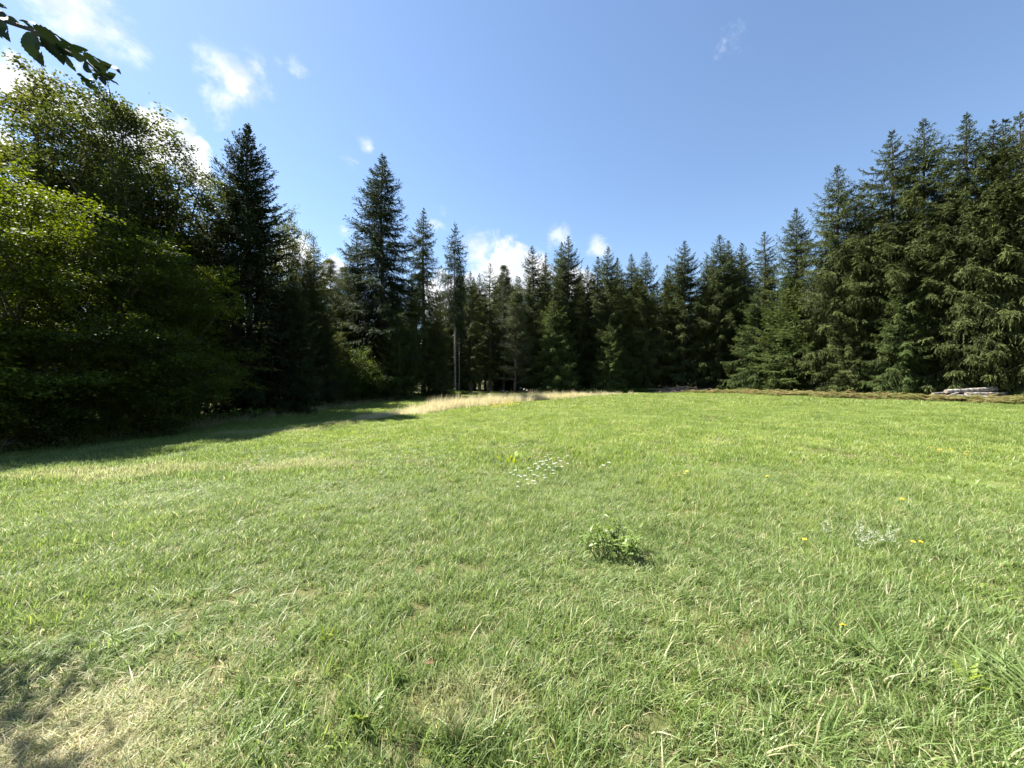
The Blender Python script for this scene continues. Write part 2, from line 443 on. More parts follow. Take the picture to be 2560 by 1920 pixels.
def do_grass():
    rg = np.random.default_rng(3)
    # (d0, d1, tufts per m2, protos)
    near = [tuft(20+i, 44, .085, .042, .13, .0054, bend=(.25, 1.1), lean=(.25, -.15), dry=.09, segs=3) for i in range(7)]
    near += [tuft(40+i, 16, .05, .09, .19, .0062, bend=(.35, 1.1), lean=(.3*(-1)**i, -.1), dry=.12, segs=4) for i in range(4)]
    near += [tuft(50+i, 52, .10, .02, .06, .0058, bend=(.2, .9), dry=.32, segs=2) for i in range(3)]
    mid = [tuft(60+i, 64, .20, .06, .14, .0095, bend=(.2, .9), lean=(.2, -.1), dry=.05, segs=2) for i in range(6)]
    mid += [tuft(70+i, 22, .10, .11, .20, .009, bend=(.3, 1.0), dry=.04, segs=3) for i in range(3)]
    far = [tuft(80+i, 80, .42, .08, .17, .020, bend=(.2, .8), dry=.06, segs=2) for i in range(5)]
    far += [tuft(90+i, 30, .22, .13, .24, .022, bend=(.3, .9), dry=.06, segs=2) for i in range(2)]
    for nm, lab, d0, d1, dens, protos, wts, m in (
            ('meadow_grass_near', 'green grass blades nearest the camera', 1.0, 7.0, 240, near, [7]*7+[2.0]*4+[4.5]*3, 1.2),
            ('meadow_grass_middle', 'green meadow grass in the middle distance', 6.6, 23.0, 40, mid, [5]*6+[1.5]*3, 2.0),
            ('meadow_grass_far', 'bright far meadow grass up to the forest edge', 22.3, 60.0, 9, far, [5]*5+[2]*2, 3.0)):
        X, Y = sample_ring(rg, d0, d1, dens, m)
        k = inside_clearing(X, Y); X, Y = X[k], Y[k]; n = len(X)
        w = np.array(wts, float); w /= w.sum()
        idx = rg.choice(len(protos), n, p=w)
        rot = np.stack([rg.normal(0, .10, n), rg.normal(0, .10, n), rg.uniform(0, 2*PI, n) if nm != 'meadow_grass_near' else rg.normal(0, 1.6, n)], -1)
        hgt = .58+.72*(np.sin(X*1.3+2*np.sin(Y*.9))*np.sin(Y*1.1+1.7*np.sin(X*.7))*.5+.5)
        # worn short turf under the overhanging tree
        worn = np.exp(-(((X+2.3)/.95)**2+((Y-1.5)/.6)**2))
        hgt = hgt*(1-.4*worn)
        s = rg.uniform(.75, 1.25, n)
        scl = np.stack([s, s, s*hgt], -1)
        scatter(nm, lab, 'grass', np.stack([X, Y, zg(X, Y)], -1), rot, scl, idx, protos)
do_grass()

# ------------------------------------------------------------------ tree builders
UP = np.array([0, 0, 1.0])
def nrm(v): return v/(np.linalg.norm(v, axis=-1, keepdims=True)+1e-9)

def kites(rg, base, d, ln, wd, tint, buf_list, flat=None):
    """one kite-shaped quad per entry: needle sprays or leaves"""
    n = len(base)
    ref = rg.normal(0, 1, (n, 3)) if flat is None else flat
    sd = nrm(np.cross(d, ref))
    mid = base+d*(ln*.45)[:, None]
    V = np.stack([base, mid+sd*(wd*.5)[:, None], base+d*ln[:, None], mid-sd*(wd*.5)[:, None]], 1)
    buf_list.append((V.reshape(-1, 3), np.repeat(tint, 4)))

def pack(buf_list, name, mat):
    V = np.vstack([b[0] for b in buf_list]); tn = np.concatenate([b[1] for b in buf_list])
    return mesh_np(name, V, np.arange(len(V)).reshape(-1, 4), None, [M[mat]], {'tint': tn})

def spruce(seed, H=24., Rm=3.8, base=.03, p=.55, spacing=.68, per=6.5, mat='spruce', st=.15, droop=.7, lower=-.2, upper=.38, barb=.34, bw=.050,
           gap=0., dead=0, bark='bark', top_p=1.0, trunk_r=None, lt_max=.85, leaders=1, tw_dens=1.0):
    """returns (trunk mesh, crown mesh): whorled drooping boughs with hanging side sprays"""
    rg = np.random.default_rng(seed)
    hs, us = [], []
    h = base*H+.25
    while h < H-.25:
        u = (h-base*H)/(H-base*H)
        k = max(4, int(round(per*(1-.2*u)+rg.normal(0, .6))))
        a0 = rg.random()*2*PI
        for j in range(k):
            if rg.random() < gap: continue
            hs.append((h+rg.normal(0, .12), a0+2*PI*j/k+rg.normal(0, .22)))
        h += spacing*(1-.58*u)*rg.uniform(.8, 1.2)
    hs = np.array(hs); hh = hs[:, 0]; az = hs[:, 1]
    u = np.clip((hh-base*H)/(H-base*H), 0, 1)
    prof = np.tanh(p*(H-hh)/Rm)*np.clip(.75+u*2.0, 0, 1)
    L = (Rm*prof*rg.uniform(.58, 1.22, len(hh))*(1+.14*np.sin(az*2+seed)+.1*np.sin(az*3+hh*.5))+.05)
    s0 = lower+(upper-lower)*u**1.25+rg.normal(0, .09, len(hh))
    s1 = -.34*(1-u)-.05+rg.normal(0, .05, len(hh)); s2 = .24+.1*rg.random(len(hh))
    axis = np.stack([np.cos(az), np.sin(az), np.zeros_like(az)], -1)
    sway = np.stack([.12*np.sin(hh*.35+seed), .12*np.cos(hh*.31+seed*2), np.zeros_like(hh)], -1)*(hh/H)[:, None]
    O = np.stack([np.zeros_like(hh), np.zeros_like(hh), hh], -1)+sway
    def P(bi, t):
        return O[bi]+axis[bi]*(L[bi]*t)[:, None]+UP*(L[bi]*(s0[bi]*t+s1[bi]*t*t+s2[bi]*t**4))[:, None]
    def dP(bi, t):
        return nrm(axis[bi]+UP*(s0[bi]+2*s1[bi]*t+4*s2[bi]*t**3)[:, None])
    # side sprays
    ns = np.maximum(4, (L/st*tw_dens).astype(int))
    bi = np.repeat(np.arange(len(hh)), ns)
    k = np.concatenate([np.arange(m) for m in ns])
    t = np.clip(.10+.9*((k+rg.random(len(k)))/ns[bi]), 0, 1)
    bi = np.repeat(bi, 2); t = np.repeat(t, 2); sg = np.tile([1., -1.], len(bi)//2)
    pt = P(bi, t); fd = dP(bi, t); sd = np.cross(fd, UP); sd = nrm(sd)
    an = rg.uniform(.45, 1.05, len(bi))
    td = nrm(fd*np.cos(an)[:, None]+sd*(sg*np.sin(an))[:, None]+rg.normal(0, .12, (len(bi), 3)))
    lt = np.clip(.30*L[bi]*(1-t)**.8*np.clip(t*4, .3, 1)+.24, .2, lt_max)*rg.uniform(.6, 1.25, len(bi))
    tipf = np.clip((H-hh)/3.2, .22, 1)
    lt = lt*tipf[bi]
    hang = droop*(1-.75*u[bi])*rg.uniform(.3, 1.3, len(bi))
    # tassels that hang straight down under the bough
    hm = rg.random(len(bi)) < .42*droop*(1-.8*u[bi])
    td = np.where(hm[:, None], nrm(td*.35-UP*.8+rg.normal(0, .15, td.shape)), td)
    # the bough's own end
    nb = np.maximum(4, (lt/.055).astype(int)); nb = np.minimum(nb, 14)
    ti = np.repeat(np.arange(len(bi)), nb); kk = np.concatenate([np.arange(m) for m in nb])
    s = (kk+rg.random(len(kk)))/nb[ti]
    bp_ = pt[ti]+td[ti]*(lt[ti]*s)[:, None]-UP*(lt[ti]*hang[ti]*s*s)[:, None]
    tdir = nrm(td[ti]-UP*(2*hang[ti]*s)[:, None]*.8)
    per_ = nrm(np.cross(tdir, UP)+rg.normal(0, .35, tdir.shape))*np.where(kk % 2 == 0, 1., -1.)[:, None]
    bd = nrm(tdir*.8+per_*rg.uniform(.12, .5, len(kk))[:, None]-UP*(.45*hang[ti])[:, None]+rg.normal(0, .14, tdir.shape))
    bl = barb*rg.uniform(.6, 1.25, len(kk))*(1-.25*s)*(1-.15*u[bi][ti])
    bl = bl*(.35+.65*tipf[bi][ti])
    out = []
    tint = np.clip(.25*s+.45*t[ti]**2+.25*rg.random(len(kk))+.12*u[bi][ti], 0, 1)
    flat = nrm(UP*.9+axis[bi][ti]*.35+rg.normal(0, .42, bd.shape))
    kites(rg, bp_, bd, bl, bw*rg.uniform(.7, 1.3, len(kk)), tint, out, flat)
    # spine needles along every bough
    ns2 = np.maximum(4, (L/.08).astype(int)); b2 = np.repeat(np.arange(len(hh)), ns2); t2 = .15+.85*rg.random(len(b2))
    d2 = nrm(dP(b2, t2)+rg.normal(0, .45, (len(b2), 3)))
    kites(rg, P(b2, t2), d2, barb*rg.uniform(.6, 1.1, len(b2))*(.35+.65*tipf[b2]), np.full(len(b2), bw), .3*t2+.3*rg.random(len(b2)), out)
    # leader
    nl = 40; zz = rg.uniform(H-1.6, H-.05, nl); a = rg.random(nl)*2*PI
    kites(rg, np.stack([np.zeros(nl), np.zeros(nl), zz], -1), nrm(np.stack([np.cos(a)*.6, np.sin(a)*.6, np.full(nl, 1.6)], -1)), np.full(nl, .22), np.full(nl, .04), np.full(nl, .4), out)
    crown = pack(out, 'spruce_crown', mat)
    # wood
    B = Buf()
    tr = trunk_r or .0115*H+.02
    tz = np.linspace(0, H*.995, 14)
    B.tube(np.stack([.12*np.sin(tz*.35+seed)*tz/H, .12*np.cos(tz*.31+seed*2)*tz/H, tz-.15*(tz == 0)], -1), tr*(1-tz/H)**.85*np.where(tz == 0, 1.35, 1)+.012, 8)
    sel = np.flatnonzero(L > .7)
    for b in sel[::1]:
        tt = np.array([0, .35, .7, .95])
        B.tube(P(np.full(4, b), tt), np.array([.035, .024, .014, .006])*(.6+.12*L[b]), 3)
    for _ in range(dead):
        z = rg.uniform(.04, max(base, .12))*H; a = rg.random()*2*PI; l = rg.uniform(.5, 1.6)
        B.tube([(0, 0, z), (math.cos(a)*l*.5, math.sin(a)*l*.5, z-.03), (math.cos(a)*l, math.sin(a)*l, z-.2*l)], [.02, .013, .004], 3)
    return B.mesh('spruce_trunk', [M[bark]], True), crown

def pine(seed, H=22., Rm=2.6, base=.35, mat='pine', clumps=170, bark='bark'):
    rg = np.random.default_rng(seed)
    B = Buf(); tz = np.linspace(0, H*.98, 12)
    B.tube(np.stack([.2*np.sin(tz*.2+seed), .2*np.cos(tz*.23+seed)-.2, tz-.15*(tz == 0)], -1), (.0105*H+.02)*(1-tz/H)**.8+.015, 8)
    out = []
    for i in range(clumps):
        u = rg.random()**.9; z = (base+(1-base)*u)*H
        a = rg.random()*2*PI; l = Rm*(1-u)**.55*rg.uniform(.35, 1.1)+.2
        s = rg.uniform(.05, .45)+.4*u
        e = np.array([math.cos(a)*l, math.sin(a)*l, z+s*l*.7])
        o0 = np.array([0, 0, z]); B.tube([o0, (o0+e)/2+UP*.05*l, e], [.03, .02, .008], 3)
        n = 120; q = rg.random(n)**.7
        c = o0+(e-o0)*(.35+.65*q)[:, None]+rg.normal(0, .20, (n, 3))*np.array([1, 1, .55])
        d = nrm((e-o0)*.5/l+rg.normal(0, .6, (n, 3))+UP*.35)
        kites(rg, c, d, rg.uniform(.14, .3, n), np.full(n, .05), rg.random(n)*.9, out)
    return B.mesh('pine_trunk', [M[bark]], True), pack(out, 'pine_crown', mat)

def broadleaf(seed, H, blobs, limbs=12, br=9, tw=8, lv=42, leaf=.085, flat=.7, twig=.75, mat='beech', trunk_r=.18, spread=1.5, bark='bark_dark', tint0=.0, lim_z=(.2, .75), keep=None, weights=None):
    """blobs: crown envelope ellipsoids (cx,cy,cz,rx,ry,rz). Limbs reach into them, branches fork off, leafy sprays at the ends"""
    rg = np.random.default_rng(seed)
    bl = np.array(blobs, float); vol = bl[:, 3]*bl[:, 4]*bl[:, 5]; pr = vol**.8 if weights is None else np.array(weights, float); pr = pr/pr.sum()
    B = Buf(); out = []
    tz = np.linspace(0, 1, 9)
    ztop = H*.55
    ph = rg.random(2)*6
    tp = np.stack([.3*np.sin(tz*3+ph[0])*tz, .3*np.cos(tz*2.5+ph[1])*tz, tz*ztop-.2*(tz == 0)], -1)
    B.tube(tp, trunk_r*(1-tz*.88)*np.where(tz == 0, 1.35, 1), 8)
    for i in range(limbs):
        c = bl[rg.choice(len(bl), p=pr)]
        v = nrm(rg.normal(0, 1, 3)); v[2] = v[2]*.9+.1
        e = c[:3]+v*c[3:]*rg.uniform(.55, .92)
        z0 = np.clip(e[2]*rg.uniform(*lim_z), .3, ztop)
        o0 = np.array([np.interp(z0/ztop, tz, tp[:, 0]), np.interp(z0/ztop, tz, tp[:, 1]), z0])
        m_ = (o0+e)/2+UP*.12*np.linalg.norm(e-o0)
        tt = np.linspace(0, 1, 6)[:, None]
        LP = o0*(1-tt)**2+m_*2*tt*(1-tt)+e*tt**2+rg.normal(0, .06, (6, 3))
        r0 = trunk_r*.38
        B.tube(LP, r0*np.array([1, .8, .62, .45, .3, .15]), 5)
        for j in range(br):
            f = rg.uniform(.25, 1.0); q0 = np.array([np.interp(f, np.linspace(0, 1, 6), LP[:, k]) for k in range(3)])
            w = rg.normal(0, 1, 3); w[2] *= (1-.65*flat); w = nrm(w)+nrm(e-o0)*.55
            e2 = q0+nrm(w)*spread*rg.uniform(.55, 1.25)
            # stay within the envelope
            dd = np.sqrt((((e2-bl[:, :3])/bl[:, 3:])**2).sum(1)); b0 = np.argmin(dd)
            if dd[b0] > 1.04: e2 = bl[b0, :3]+(e2-bl[b0, :3])/dd[b0]*rg.uniform(.9, 1.05)
            e2 = e2-UP*.05*spread
            md_ = (q0+e2)/2+UP*.10*spread
            B.tube([q0, md_, e2], [r0*.22, r0*.14, r0*.05], 3)
            for k in range(tw):
                g = rg.uniform(.25, 1.0); q1 = (q0*(1-g)**2+md_*2*g*(1-g)+e2*g*g)
                w2 = rg.normal(0, 1, 3); w2[2] *= (1-.8*flat); w2 = nrm(nrm(w2)+nrm(e2-q0)*.6)
                ln_ = twig*rg.uniform(.55, 1.25); e3 = q1+w2*ln_-UP*.10*ln_
                n = max(6, int(lv*rg.uniform(.6, 1.3)))
                s = .1+.9*(np.arange(n)+rg.random(n))/n
                sdv = nrm(np.cross(w2, UP)+1e-3)
                off = rg.uniform(-1, 1, n)*.30*ln_*(1-.55*s)
                c_ = q1+(e3-q1)*s[:, None]+sdv*off[:, None]+rg.normal(0, .05+.10*(1-flat), (n, 3))
                d_ = nrm(w2*.7+sdv*(np.sign(off)*rg.uniform(.4, 1.1, n))[:, None]-UP*.22+rg.normal(0, .25, (n, 3)))
                fl = nrm(UP*(.35+flat)+rg.normal(0, .55, (n, 3)))
                ti_ = np.clip(tint0+.55*rg.random()+.4*rg.random(n)*s, 0, 1)
                if keep is not None:
                    ok = keep(c_); c_, d_, fl, ti_ = c_[ok], d_[ok], fl[ok], ti_[ok]; n = len(c_)
                    if n == 0: continue
                ll = leaf*rg.uniform(.65, 1.25, n)
                kites(rg, c_, d_, ll, ll*.62, ti_, out, fl)
    return B.mesh('broadleaf_trunk', [M[bark]], True), pack(out, 'broadleaf_crown', mat)

PROTO = {}
def P_(key, meshes, H):
    v = np.zeros(len(meshes[1].vertices)*3, np.float32); meshes[1].vertices.foreach_get('co', v)
    PROTO[key] = (meshes[0], meshes[1], float(np.sort(v[2::3])[-30]))
P_('s_wide1', spruce(101, 24, 4.3, .03, .48, mat='spruce'), 24)
P_('s_wide2', spruce(102, 24, 4.1, .04, .52, spacing=.74, mat='spruce', droop=.95, lower=-.25), 24)
P_('s_nar1', spruce(103, 24, 3.5, .06, .42, mat='spruce', dead=16, droop=.9), 24)
P_('s_nar2', spruce(104, 24, 3.1, .12, .36, spacing=.66, per=6, mat='spruce', dead=26, droop=1.0, gap=.08), 24)
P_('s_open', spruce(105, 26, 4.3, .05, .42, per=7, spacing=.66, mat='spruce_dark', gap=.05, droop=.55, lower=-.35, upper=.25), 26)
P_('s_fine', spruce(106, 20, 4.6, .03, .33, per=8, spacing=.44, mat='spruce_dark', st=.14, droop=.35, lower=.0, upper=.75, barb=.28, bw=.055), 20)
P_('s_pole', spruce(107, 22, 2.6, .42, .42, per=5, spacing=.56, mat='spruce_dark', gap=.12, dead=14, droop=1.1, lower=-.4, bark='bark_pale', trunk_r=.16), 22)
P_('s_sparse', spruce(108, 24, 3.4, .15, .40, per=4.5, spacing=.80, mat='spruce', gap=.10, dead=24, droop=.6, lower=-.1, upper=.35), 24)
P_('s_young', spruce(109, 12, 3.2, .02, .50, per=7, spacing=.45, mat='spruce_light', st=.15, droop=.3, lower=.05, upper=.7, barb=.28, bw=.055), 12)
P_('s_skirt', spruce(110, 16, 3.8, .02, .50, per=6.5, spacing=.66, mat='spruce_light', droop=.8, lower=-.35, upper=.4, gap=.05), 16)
P_('pine', pine(111, 22, 3.0, .25, clumps=200), 22)
P_('pine_olive', pine(112, 16, 3.2, .10, clumps=260), 16)
P_('tall', broadleaf(121, 18, [(0, 0, 11.5, 5.4, 5.0, 5.6), (1.0, 0, 7.5, 5.4, 4.8, 4.5), (-.6, .3, 14.6, 3.8, 3.4, 3.3)], 46, 12, 9, 26, .150, .35, .78, 'oak', .24, 1.7, lim_z=(.12, .62)), 18)
P_('mid', broadleaf(122, 14, [(0, 0, 8.6, 3.8, 3.6, 4.8), (.6, 0, 4.6, 3.8, 3.6, 3.6)], 26, 11, 9, 26, .125, .45, .7, 'oak', .2, 1.4, tint0=.1), 14)
P_('layer1', broadleaf(123, 10, [(0, 0, 6.2, 3.6, 3.4, 3.6), (.4, -.6, 3.0, 4.6, 4.2, 2.8)], 24, 9, 11, 36, .102, .95, .95, 'beech', .14, 1.7, lim_z=(.45, .98), tint0=.18), 10)
P_('layer2', broadleaf(124, 9, [(0, 0, 5.4, 3.2, 3.2, 3.4), (-.4, -.4, 2.4, 4.2, 4.0, 2.4)], 22, 9, 11, 36, .102, .95, .9, 'beech', .13, 1.6, lim_z=(.5, .98), tint0=.1), 9)
P_('bush', broadleaf(125, 4.5, [(0, 0, 2.2, 2.1, 2.0, 2.2)], 14, 8, 6, 28, .11, .6, .65, 'beech', .07, .9, lim_z=(.2, .7)), 4.5)

def tree(name, label, cat, proto, px, tip, D, wx=1.0, rot=0.0, group=None, lean=0.0):
    trunk, crown, H0 = PROTO[proto]
    X, Y, z = at(px, D)
    H = EYE+(960-tip)/FPX*D-z
    s = H/H0
    o = empty(name, (X, Y, z), rot)
    o.scale = (s*wx, s*wx, s)
    if lean: o.rotation_euler = (0, lean, rot)
    tag(o, label, cat, group)
    obj('trunk', trunk, o); obj('crown', crown, o)
    return o
GL = 'broadleaf trees of the left wood'
GS = 'spruces at the far edge of the meadow'
GR = 'tall spruces of the right wood'
GC = 'spruces left of the pale trunks'
T = tree
# the left wood, near to far
T('broadleaf_tree', 'tall open-crowned broadleaf tree at far left against a white cloud', 'tree', 'tall', 105, 182, 20.5, 1.0, .4, GL)
T('broadleaf_tree', 'bronze-tinged broadleaf tree stepping down right of the tallest left crown', 'tree', 'tall', 345, 262, 20.5, .88, 2.3, GL)
T('broadleaf_tree', 'yellow-green broadleaf tree pressed against the dark near spruce', 'tree', 'mid', 488, 432, 25.5, .95, 1.0, GL)
T('broadleaf_tree', 'olive broadleaf crown filling the space between the bronze-tinged tree and the dark near spruce', 'tree', 'mid', 432, 345, 23.5, 1.05, 5.1, GL)
T('hornbeam_tree', 'light green layered hornbeam at the left picture edge', 'tree', 'layer1', 50, 425, 13.8, 1.0, .3, GL)
T('hornbeam_tree', 'hornbeam with spreading horizontal sprays, second from the left edge', 'tree', 'layer2', 285, 545, 15.8, 1.0, 1.7, GL)
T('hornbeam_tree', 'shaded hornbeam just left of the dark near spruce trunk', 'tree', 'layer1', 470, 640, 19.0, .95, 3.6, GL)
T('hornbeam_tree', 'low dark hornbeam in the lower left shade', 'tree', 'layer2', 150, 760, 13.6, 1.1, 4.4, GL)
T('shrub', 'dark low bush at the wood edge below the second hornbeam', 'shrub', 'bush', 385, 880, 16.2, 1.3, .5, GL)
T('shrub', 'dark low bush at the lower left picture edge', 'shrub', 'bush', 10, 880, 12.3, 1.2, 2.5, GL)
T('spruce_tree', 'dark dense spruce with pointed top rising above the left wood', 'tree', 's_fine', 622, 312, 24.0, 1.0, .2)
T('broadleaf_tree', 'yellow-green broadleaf crown peeking out right of the dark near spruce', 'tree', 'mid', 712, 508, 31.0, .68, 2.2, GL)
T('spruce_tree', 'short dark spruce right beside the foot of the dark near spruce', 'tree', 's_fine', 728, 690, 25.5, 1.15, 1.5, GC)
T('spruce_tree', 'small-topped conifer behind the yellow-green crown', 'tree', 's_sparse', 783, 592, 34.0, 1.0, .9, GC)
T('spruce_tree', 'dark spruce filling the gap behind the two low dark spruces', 'tree', 's_nar1', 768, 640, 31.0, 1.15, 3.9, GC)
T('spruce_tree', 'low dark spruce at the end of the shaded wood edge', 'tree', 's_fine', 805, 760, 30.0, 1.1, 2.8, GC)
T('pine_tree', 'pale grey-green pine in the gap left of the tall open spruce', 'tree', 'pine', 824, 648, 50.0, 1.1, .3, 'pale pines behind the left wood')
T('pine_tree', 'lower pale pine just right of the gap pine', 'tree', 'pine', 858, 668, 52.0, 1.2, 1.9, 'pale pines behind the left wood')
T('spruce_tree', 'spruce with rounded top hugging the tall open spruce on its left', 'tree', 's_nar1', 893, 578, 42.0, 1.15, .7, GC)
T('spruce_tree', 'tallest spruce left of centre with open upper boughs', 'tree', 's_open', 955, 388, 40.5, 1.12, .1)
T('spruce_tree', 'low spruce at the foot of the tall open spruce', 'tree', 's_young', 1000, 770, 39.0, 1.0, 1.1, GC)
T('spruce_tree', 'ragged narrow spruce between the tall open spruce and the pale trunks', 'tree', 's_nar2', 1059, 522, 43.5, 1.0, 2.0, GC)
T('spruce_tree', 'low dark spruce in front of the ragged narrow spruce', 'tree', 's_nar1', 1092, 790, 42.5, 1.5, 3.0, GC)
T('shrub', 'sunlit yellow-green bush at the end of the shaded wood edge', 'shrub', 'bush', 868, 850, 34.0, .8, .2, 'bushes at the wood edge')
T('shrub', 'smaller half-lit bush under the spruce with rounded top', 'shrub', 'bush', 918, 890, 36.0, 1.1, 1.2, 'bushes at the wood edge')
T('shrub', 'pale green low bush at the foot of the pale trunks', 'shrub', 'bush', 1120, 945, 50.0, 1.4, 2.2, 'bushes at the wood edge')
T('shrub', 'small green bush beside the start of the golden grass', 'shrub', 'bush', 1085, 960, 43.0, 1.2, 4.2, 'bushes at the wood edge')
T('spruce_tree', 'slender spruce with tall bare pale trunk', 'tree', 's_pole', 1137, 558, 48.0, 1.0, .5)
T('spruce_tree', 'thin pale trunk close right of the taller pale trunk', 'tree', 's_pole', 1148, 690, 49.0, .55, 2.5)
# the far edge, left to right
far = [('s_nar2', 1177, 678, 53, .95, 'narrow spruce first to the right of the pale trunks'), ('s_nar2', 1199, 684, 57, 1., 'short-topped spruce second to the right of the pale trunks'),
       ('s_sparse', 1225, 658, 56, 1.1, 'spruce with fishbone top below the white cloud'), ('pine', 1261, 662, 59, 1.0, 'thin pale pine top below the white cloud'),
       ('pine_olive', 1290, 728, 52.5, 1.1, 'olive drooping pine at the centre of the forest edge'), ('s_nar1', 1332, 616, 56, 1., 'spruce with upswept top right of the olive pine'),
       ('s_nar2', 1364, 634, 60, .95, 'narrow spruce top between two taller centre spruces'), ('s_skirt', 1384, 742, 52, 1.1, 'lighter low spruce with skirts reaching the grass at centre'),
       ('s_nar1', 1403, 606, 59, .9, 'left one of the twin centre tops'), ('s_wide1', 1420, 590, 56.5, .85, 'right and taller one of the twin centre tops'),
       ('s_nar2', 1469, 664, 60, 1., 'small pointed spruce right of the twin tops'), ('s_nar1', 1494, 642, 60, .9, 'left shoulder of the three-topped spruce group'),
       ('s_wide2', 1521, 616, 54.5, .85, 'middle and tallest top of the three-topped group'), ('s_nar1', 1543, 644, 58, .9, 'right shoulder of the three-topped spruce group'),
       ('s_skirt', 1524, 800, 51.5, .9, 'lighter low spruce in front of the three-topped group'),
       ('s_nar1', 1579, 636, 58, .95, 'left one of the paired tops before the broad cone'), ('s_wide2', 1615, 630, 56, .85, 'right one of the paired tops before the broad cone'),
       ('s_nar2', 1668, 662, 58, 1., 'half-hidden spruce left of the broad cone'), ('s_wide1', 1710, 603, 54.5, 1., 'broad symmetrical cone above the brush heap'),
       ('s_wide2', 1798, 588, 53, 1.05, 'broad spruce with split top right of the brush heap'), ('s_nar1', 1820, 602, 55, .9, 'second top close behind the split-topped spruce'),
       ('s_nar1', 1852, 608, 54, 1., 'dense narrow spruce left of the thin sparse spruce'), ('s_sparse', 1912, 580, 56, 1.15, 'thin sparse spruce standing up before the right wood')]
for i, (pr, px, tip, D, wx, lab) in enumerate(far):
    nm = 'pine_tree' if pr.startswith('pine') else 'spruce_tree'
    T(nm, lab, 'tree', pr, px, tip, D, wx, i*1.37, GS)
right = [('s_skirt', 1890, 720, 47, 1.0, 'low spruce with stepped drooping boughs left of the right wood'), ('s_wide1', 1992, 521, 42, .9, 'first pointed spruce of the rising right wood'),
         ('s_young', 1968, 690, 41, 1.0, 'young light green spruce at the left foot of the right wood'), ('s_wide2', 2092, 415, 37.5, .95, 'second step of the rising right wood, blunt cone'),
         ('s_nar1', 2150, 470, 38, 1.0, 'lower spruce filling the gap right of the blunt cone'), ('s_wide1', 2228, 328, 34.5, .9, 'left one of the two tallest right-wood tops'),
         ('s_wide2', 2306, 300, 33.5, .95, 'right one of the two tallest right-wood tops'), ('s_nar1', 2362, 440, 32.5, 1.0, 'lower spruce between the tallest tops and the log pile'),
         ('s_nar1', 2416, 284, 30.5, .95, 'tall spruce standing straight above the log pile'), ('s_nar2', 2484, 303, 29.5, 1.0, 'narrow spruce top just right of the log pile'),
         ('s_nar1', 2507, 300, 32, .9, 'narrow spruce top set back beside the right picture edge'), ('s_wide2', 2552, 282, 28.5, .9, 'spruce cut off by the right picture edge'),
         ('s_skirt', 2255, 690, 32.5, .95, 'low bushy spruce at the front foot of the right wood'), ('s_wide1', 2130, 700, 35.5, .95, 'low spruce skirt in front of the blunt cone')]
for i, (pr, px, tip, D, wx, lab) in enumerate(right):
    T('spruce_tree', lab, 'tree', pr, px, tip, D, wx, i*2.1+.6, GR)

# the depth of the forest behind the first trees: one mass
def forest():
    rg = np.random.default_rng(77)
    keys = ('s_nar1', 's_nar2', 's_wide2', 'mid')
    src = [m_ for k in keys for m_ in PROTO[k][:2]]            # trunk and crown of each kind
    pts, scl, idx, rots = [], [], [], []
    def row(P, n, off, h0, h1, kinds, jit=1.2):
        P = np.array(P, float); s = np.linspace(0, 1, n)
        seg = np.r_[0, np.cumsum(np.hypot(*np.diff(P, axis=0).T))]; seg /= seg[-1]
        for t_ in s:
            x = np.interp(t_, seg, P[:, 0])+rg.normal(0, jit)+off[0]; y = np.interp(t_, seg, P[:, 1])+rg.normal(0, jit)+off[1]
            k = rg.choice(kinds); h = rg.uniform(h0, h1)/PROTO[keys[k]][2]; w = h*rg.uniform(.85, 1.1); r = rg.uniform(0, 6.28)
            for q in (0, 1):
                pts.append((x, y, float(zg(x, y)))); scl.append((w, w, h)); idx.append(2*k+q); rots.append((0, 0, r))
    leftP = [(-24, 13), (-22.5, 20), (-21, 28), (-18, 40), (-15, 52)]
    row([(-21, 13), (-20, 20), (-18.5, 27)], 8, (0, 0), 4.5, 6, [3], .6)
    row(leftP, 9, (0, 0), 7, 9, [3]); row(leftP, 12, (-4, 1), 8, 10, [3, 1]); row(leftP, 12, (-9, 2), 9, 11, [0, 3])
    farP = [(-9, 62), (0, 65), (15, 64), (30, 62), (38, 56)]
    row(farP, 20, (0, 0), 18, 22, [0, 1, 2]); row(farP, 20, (0, 5), 18, 22, [0, 1]); row(farP, 22, (1, 11), 18, 23, [0, 1, 2]); row([(-14, 60), (-6, 70)], 6, (0, 0), 14, 18, [1]); row([(-24, 40), (-17, 48), (-10, 55)], 13, (0, 0), 12, 16, [0, 1])
    rightP = [(39, 54), (38, 44), (40, 36), (44, 29), (48, 20), (52, 8)]
    row(rightP, 16, (0, 0), 16, 20, [0, 1, 2]); row(rightP, 17, (5, 2), 17, 21, [0, 1, 2]); row(rightP, 16, (10, 3), 18, 22, [0, 2])
    scatter('forest', 'mass of spruces behind the first row of trees', 'forest', pts, rots, scl, idx, src)
forest()

# ------------------------------------------------------------------ plants and things in the meadow
def gpt(px, py, h=0.0):
    """the place on the meadow that the photo's pixel shows (h: height of the seen point above ground)"""
    lo, hi = 0.8, 120.0
    f = lambda D: EYE-(py-960)/FPX*D-(float(zg((px-1280)/FPX*D, D))+h)
    Ds = np.linspace(lo, hi, 1600); v = np.array([EYE-(py-960)/FPX*d for d in Ds])-zg((px-1280)/FPX*Ds, Ds)-h
    k = np.flatnonzero(v <= 0)
    D = Ds[k[0]] if len(k) else 50.0
    X = (px-1280)/FPX*D
    return X, D, float(zg(X, D))

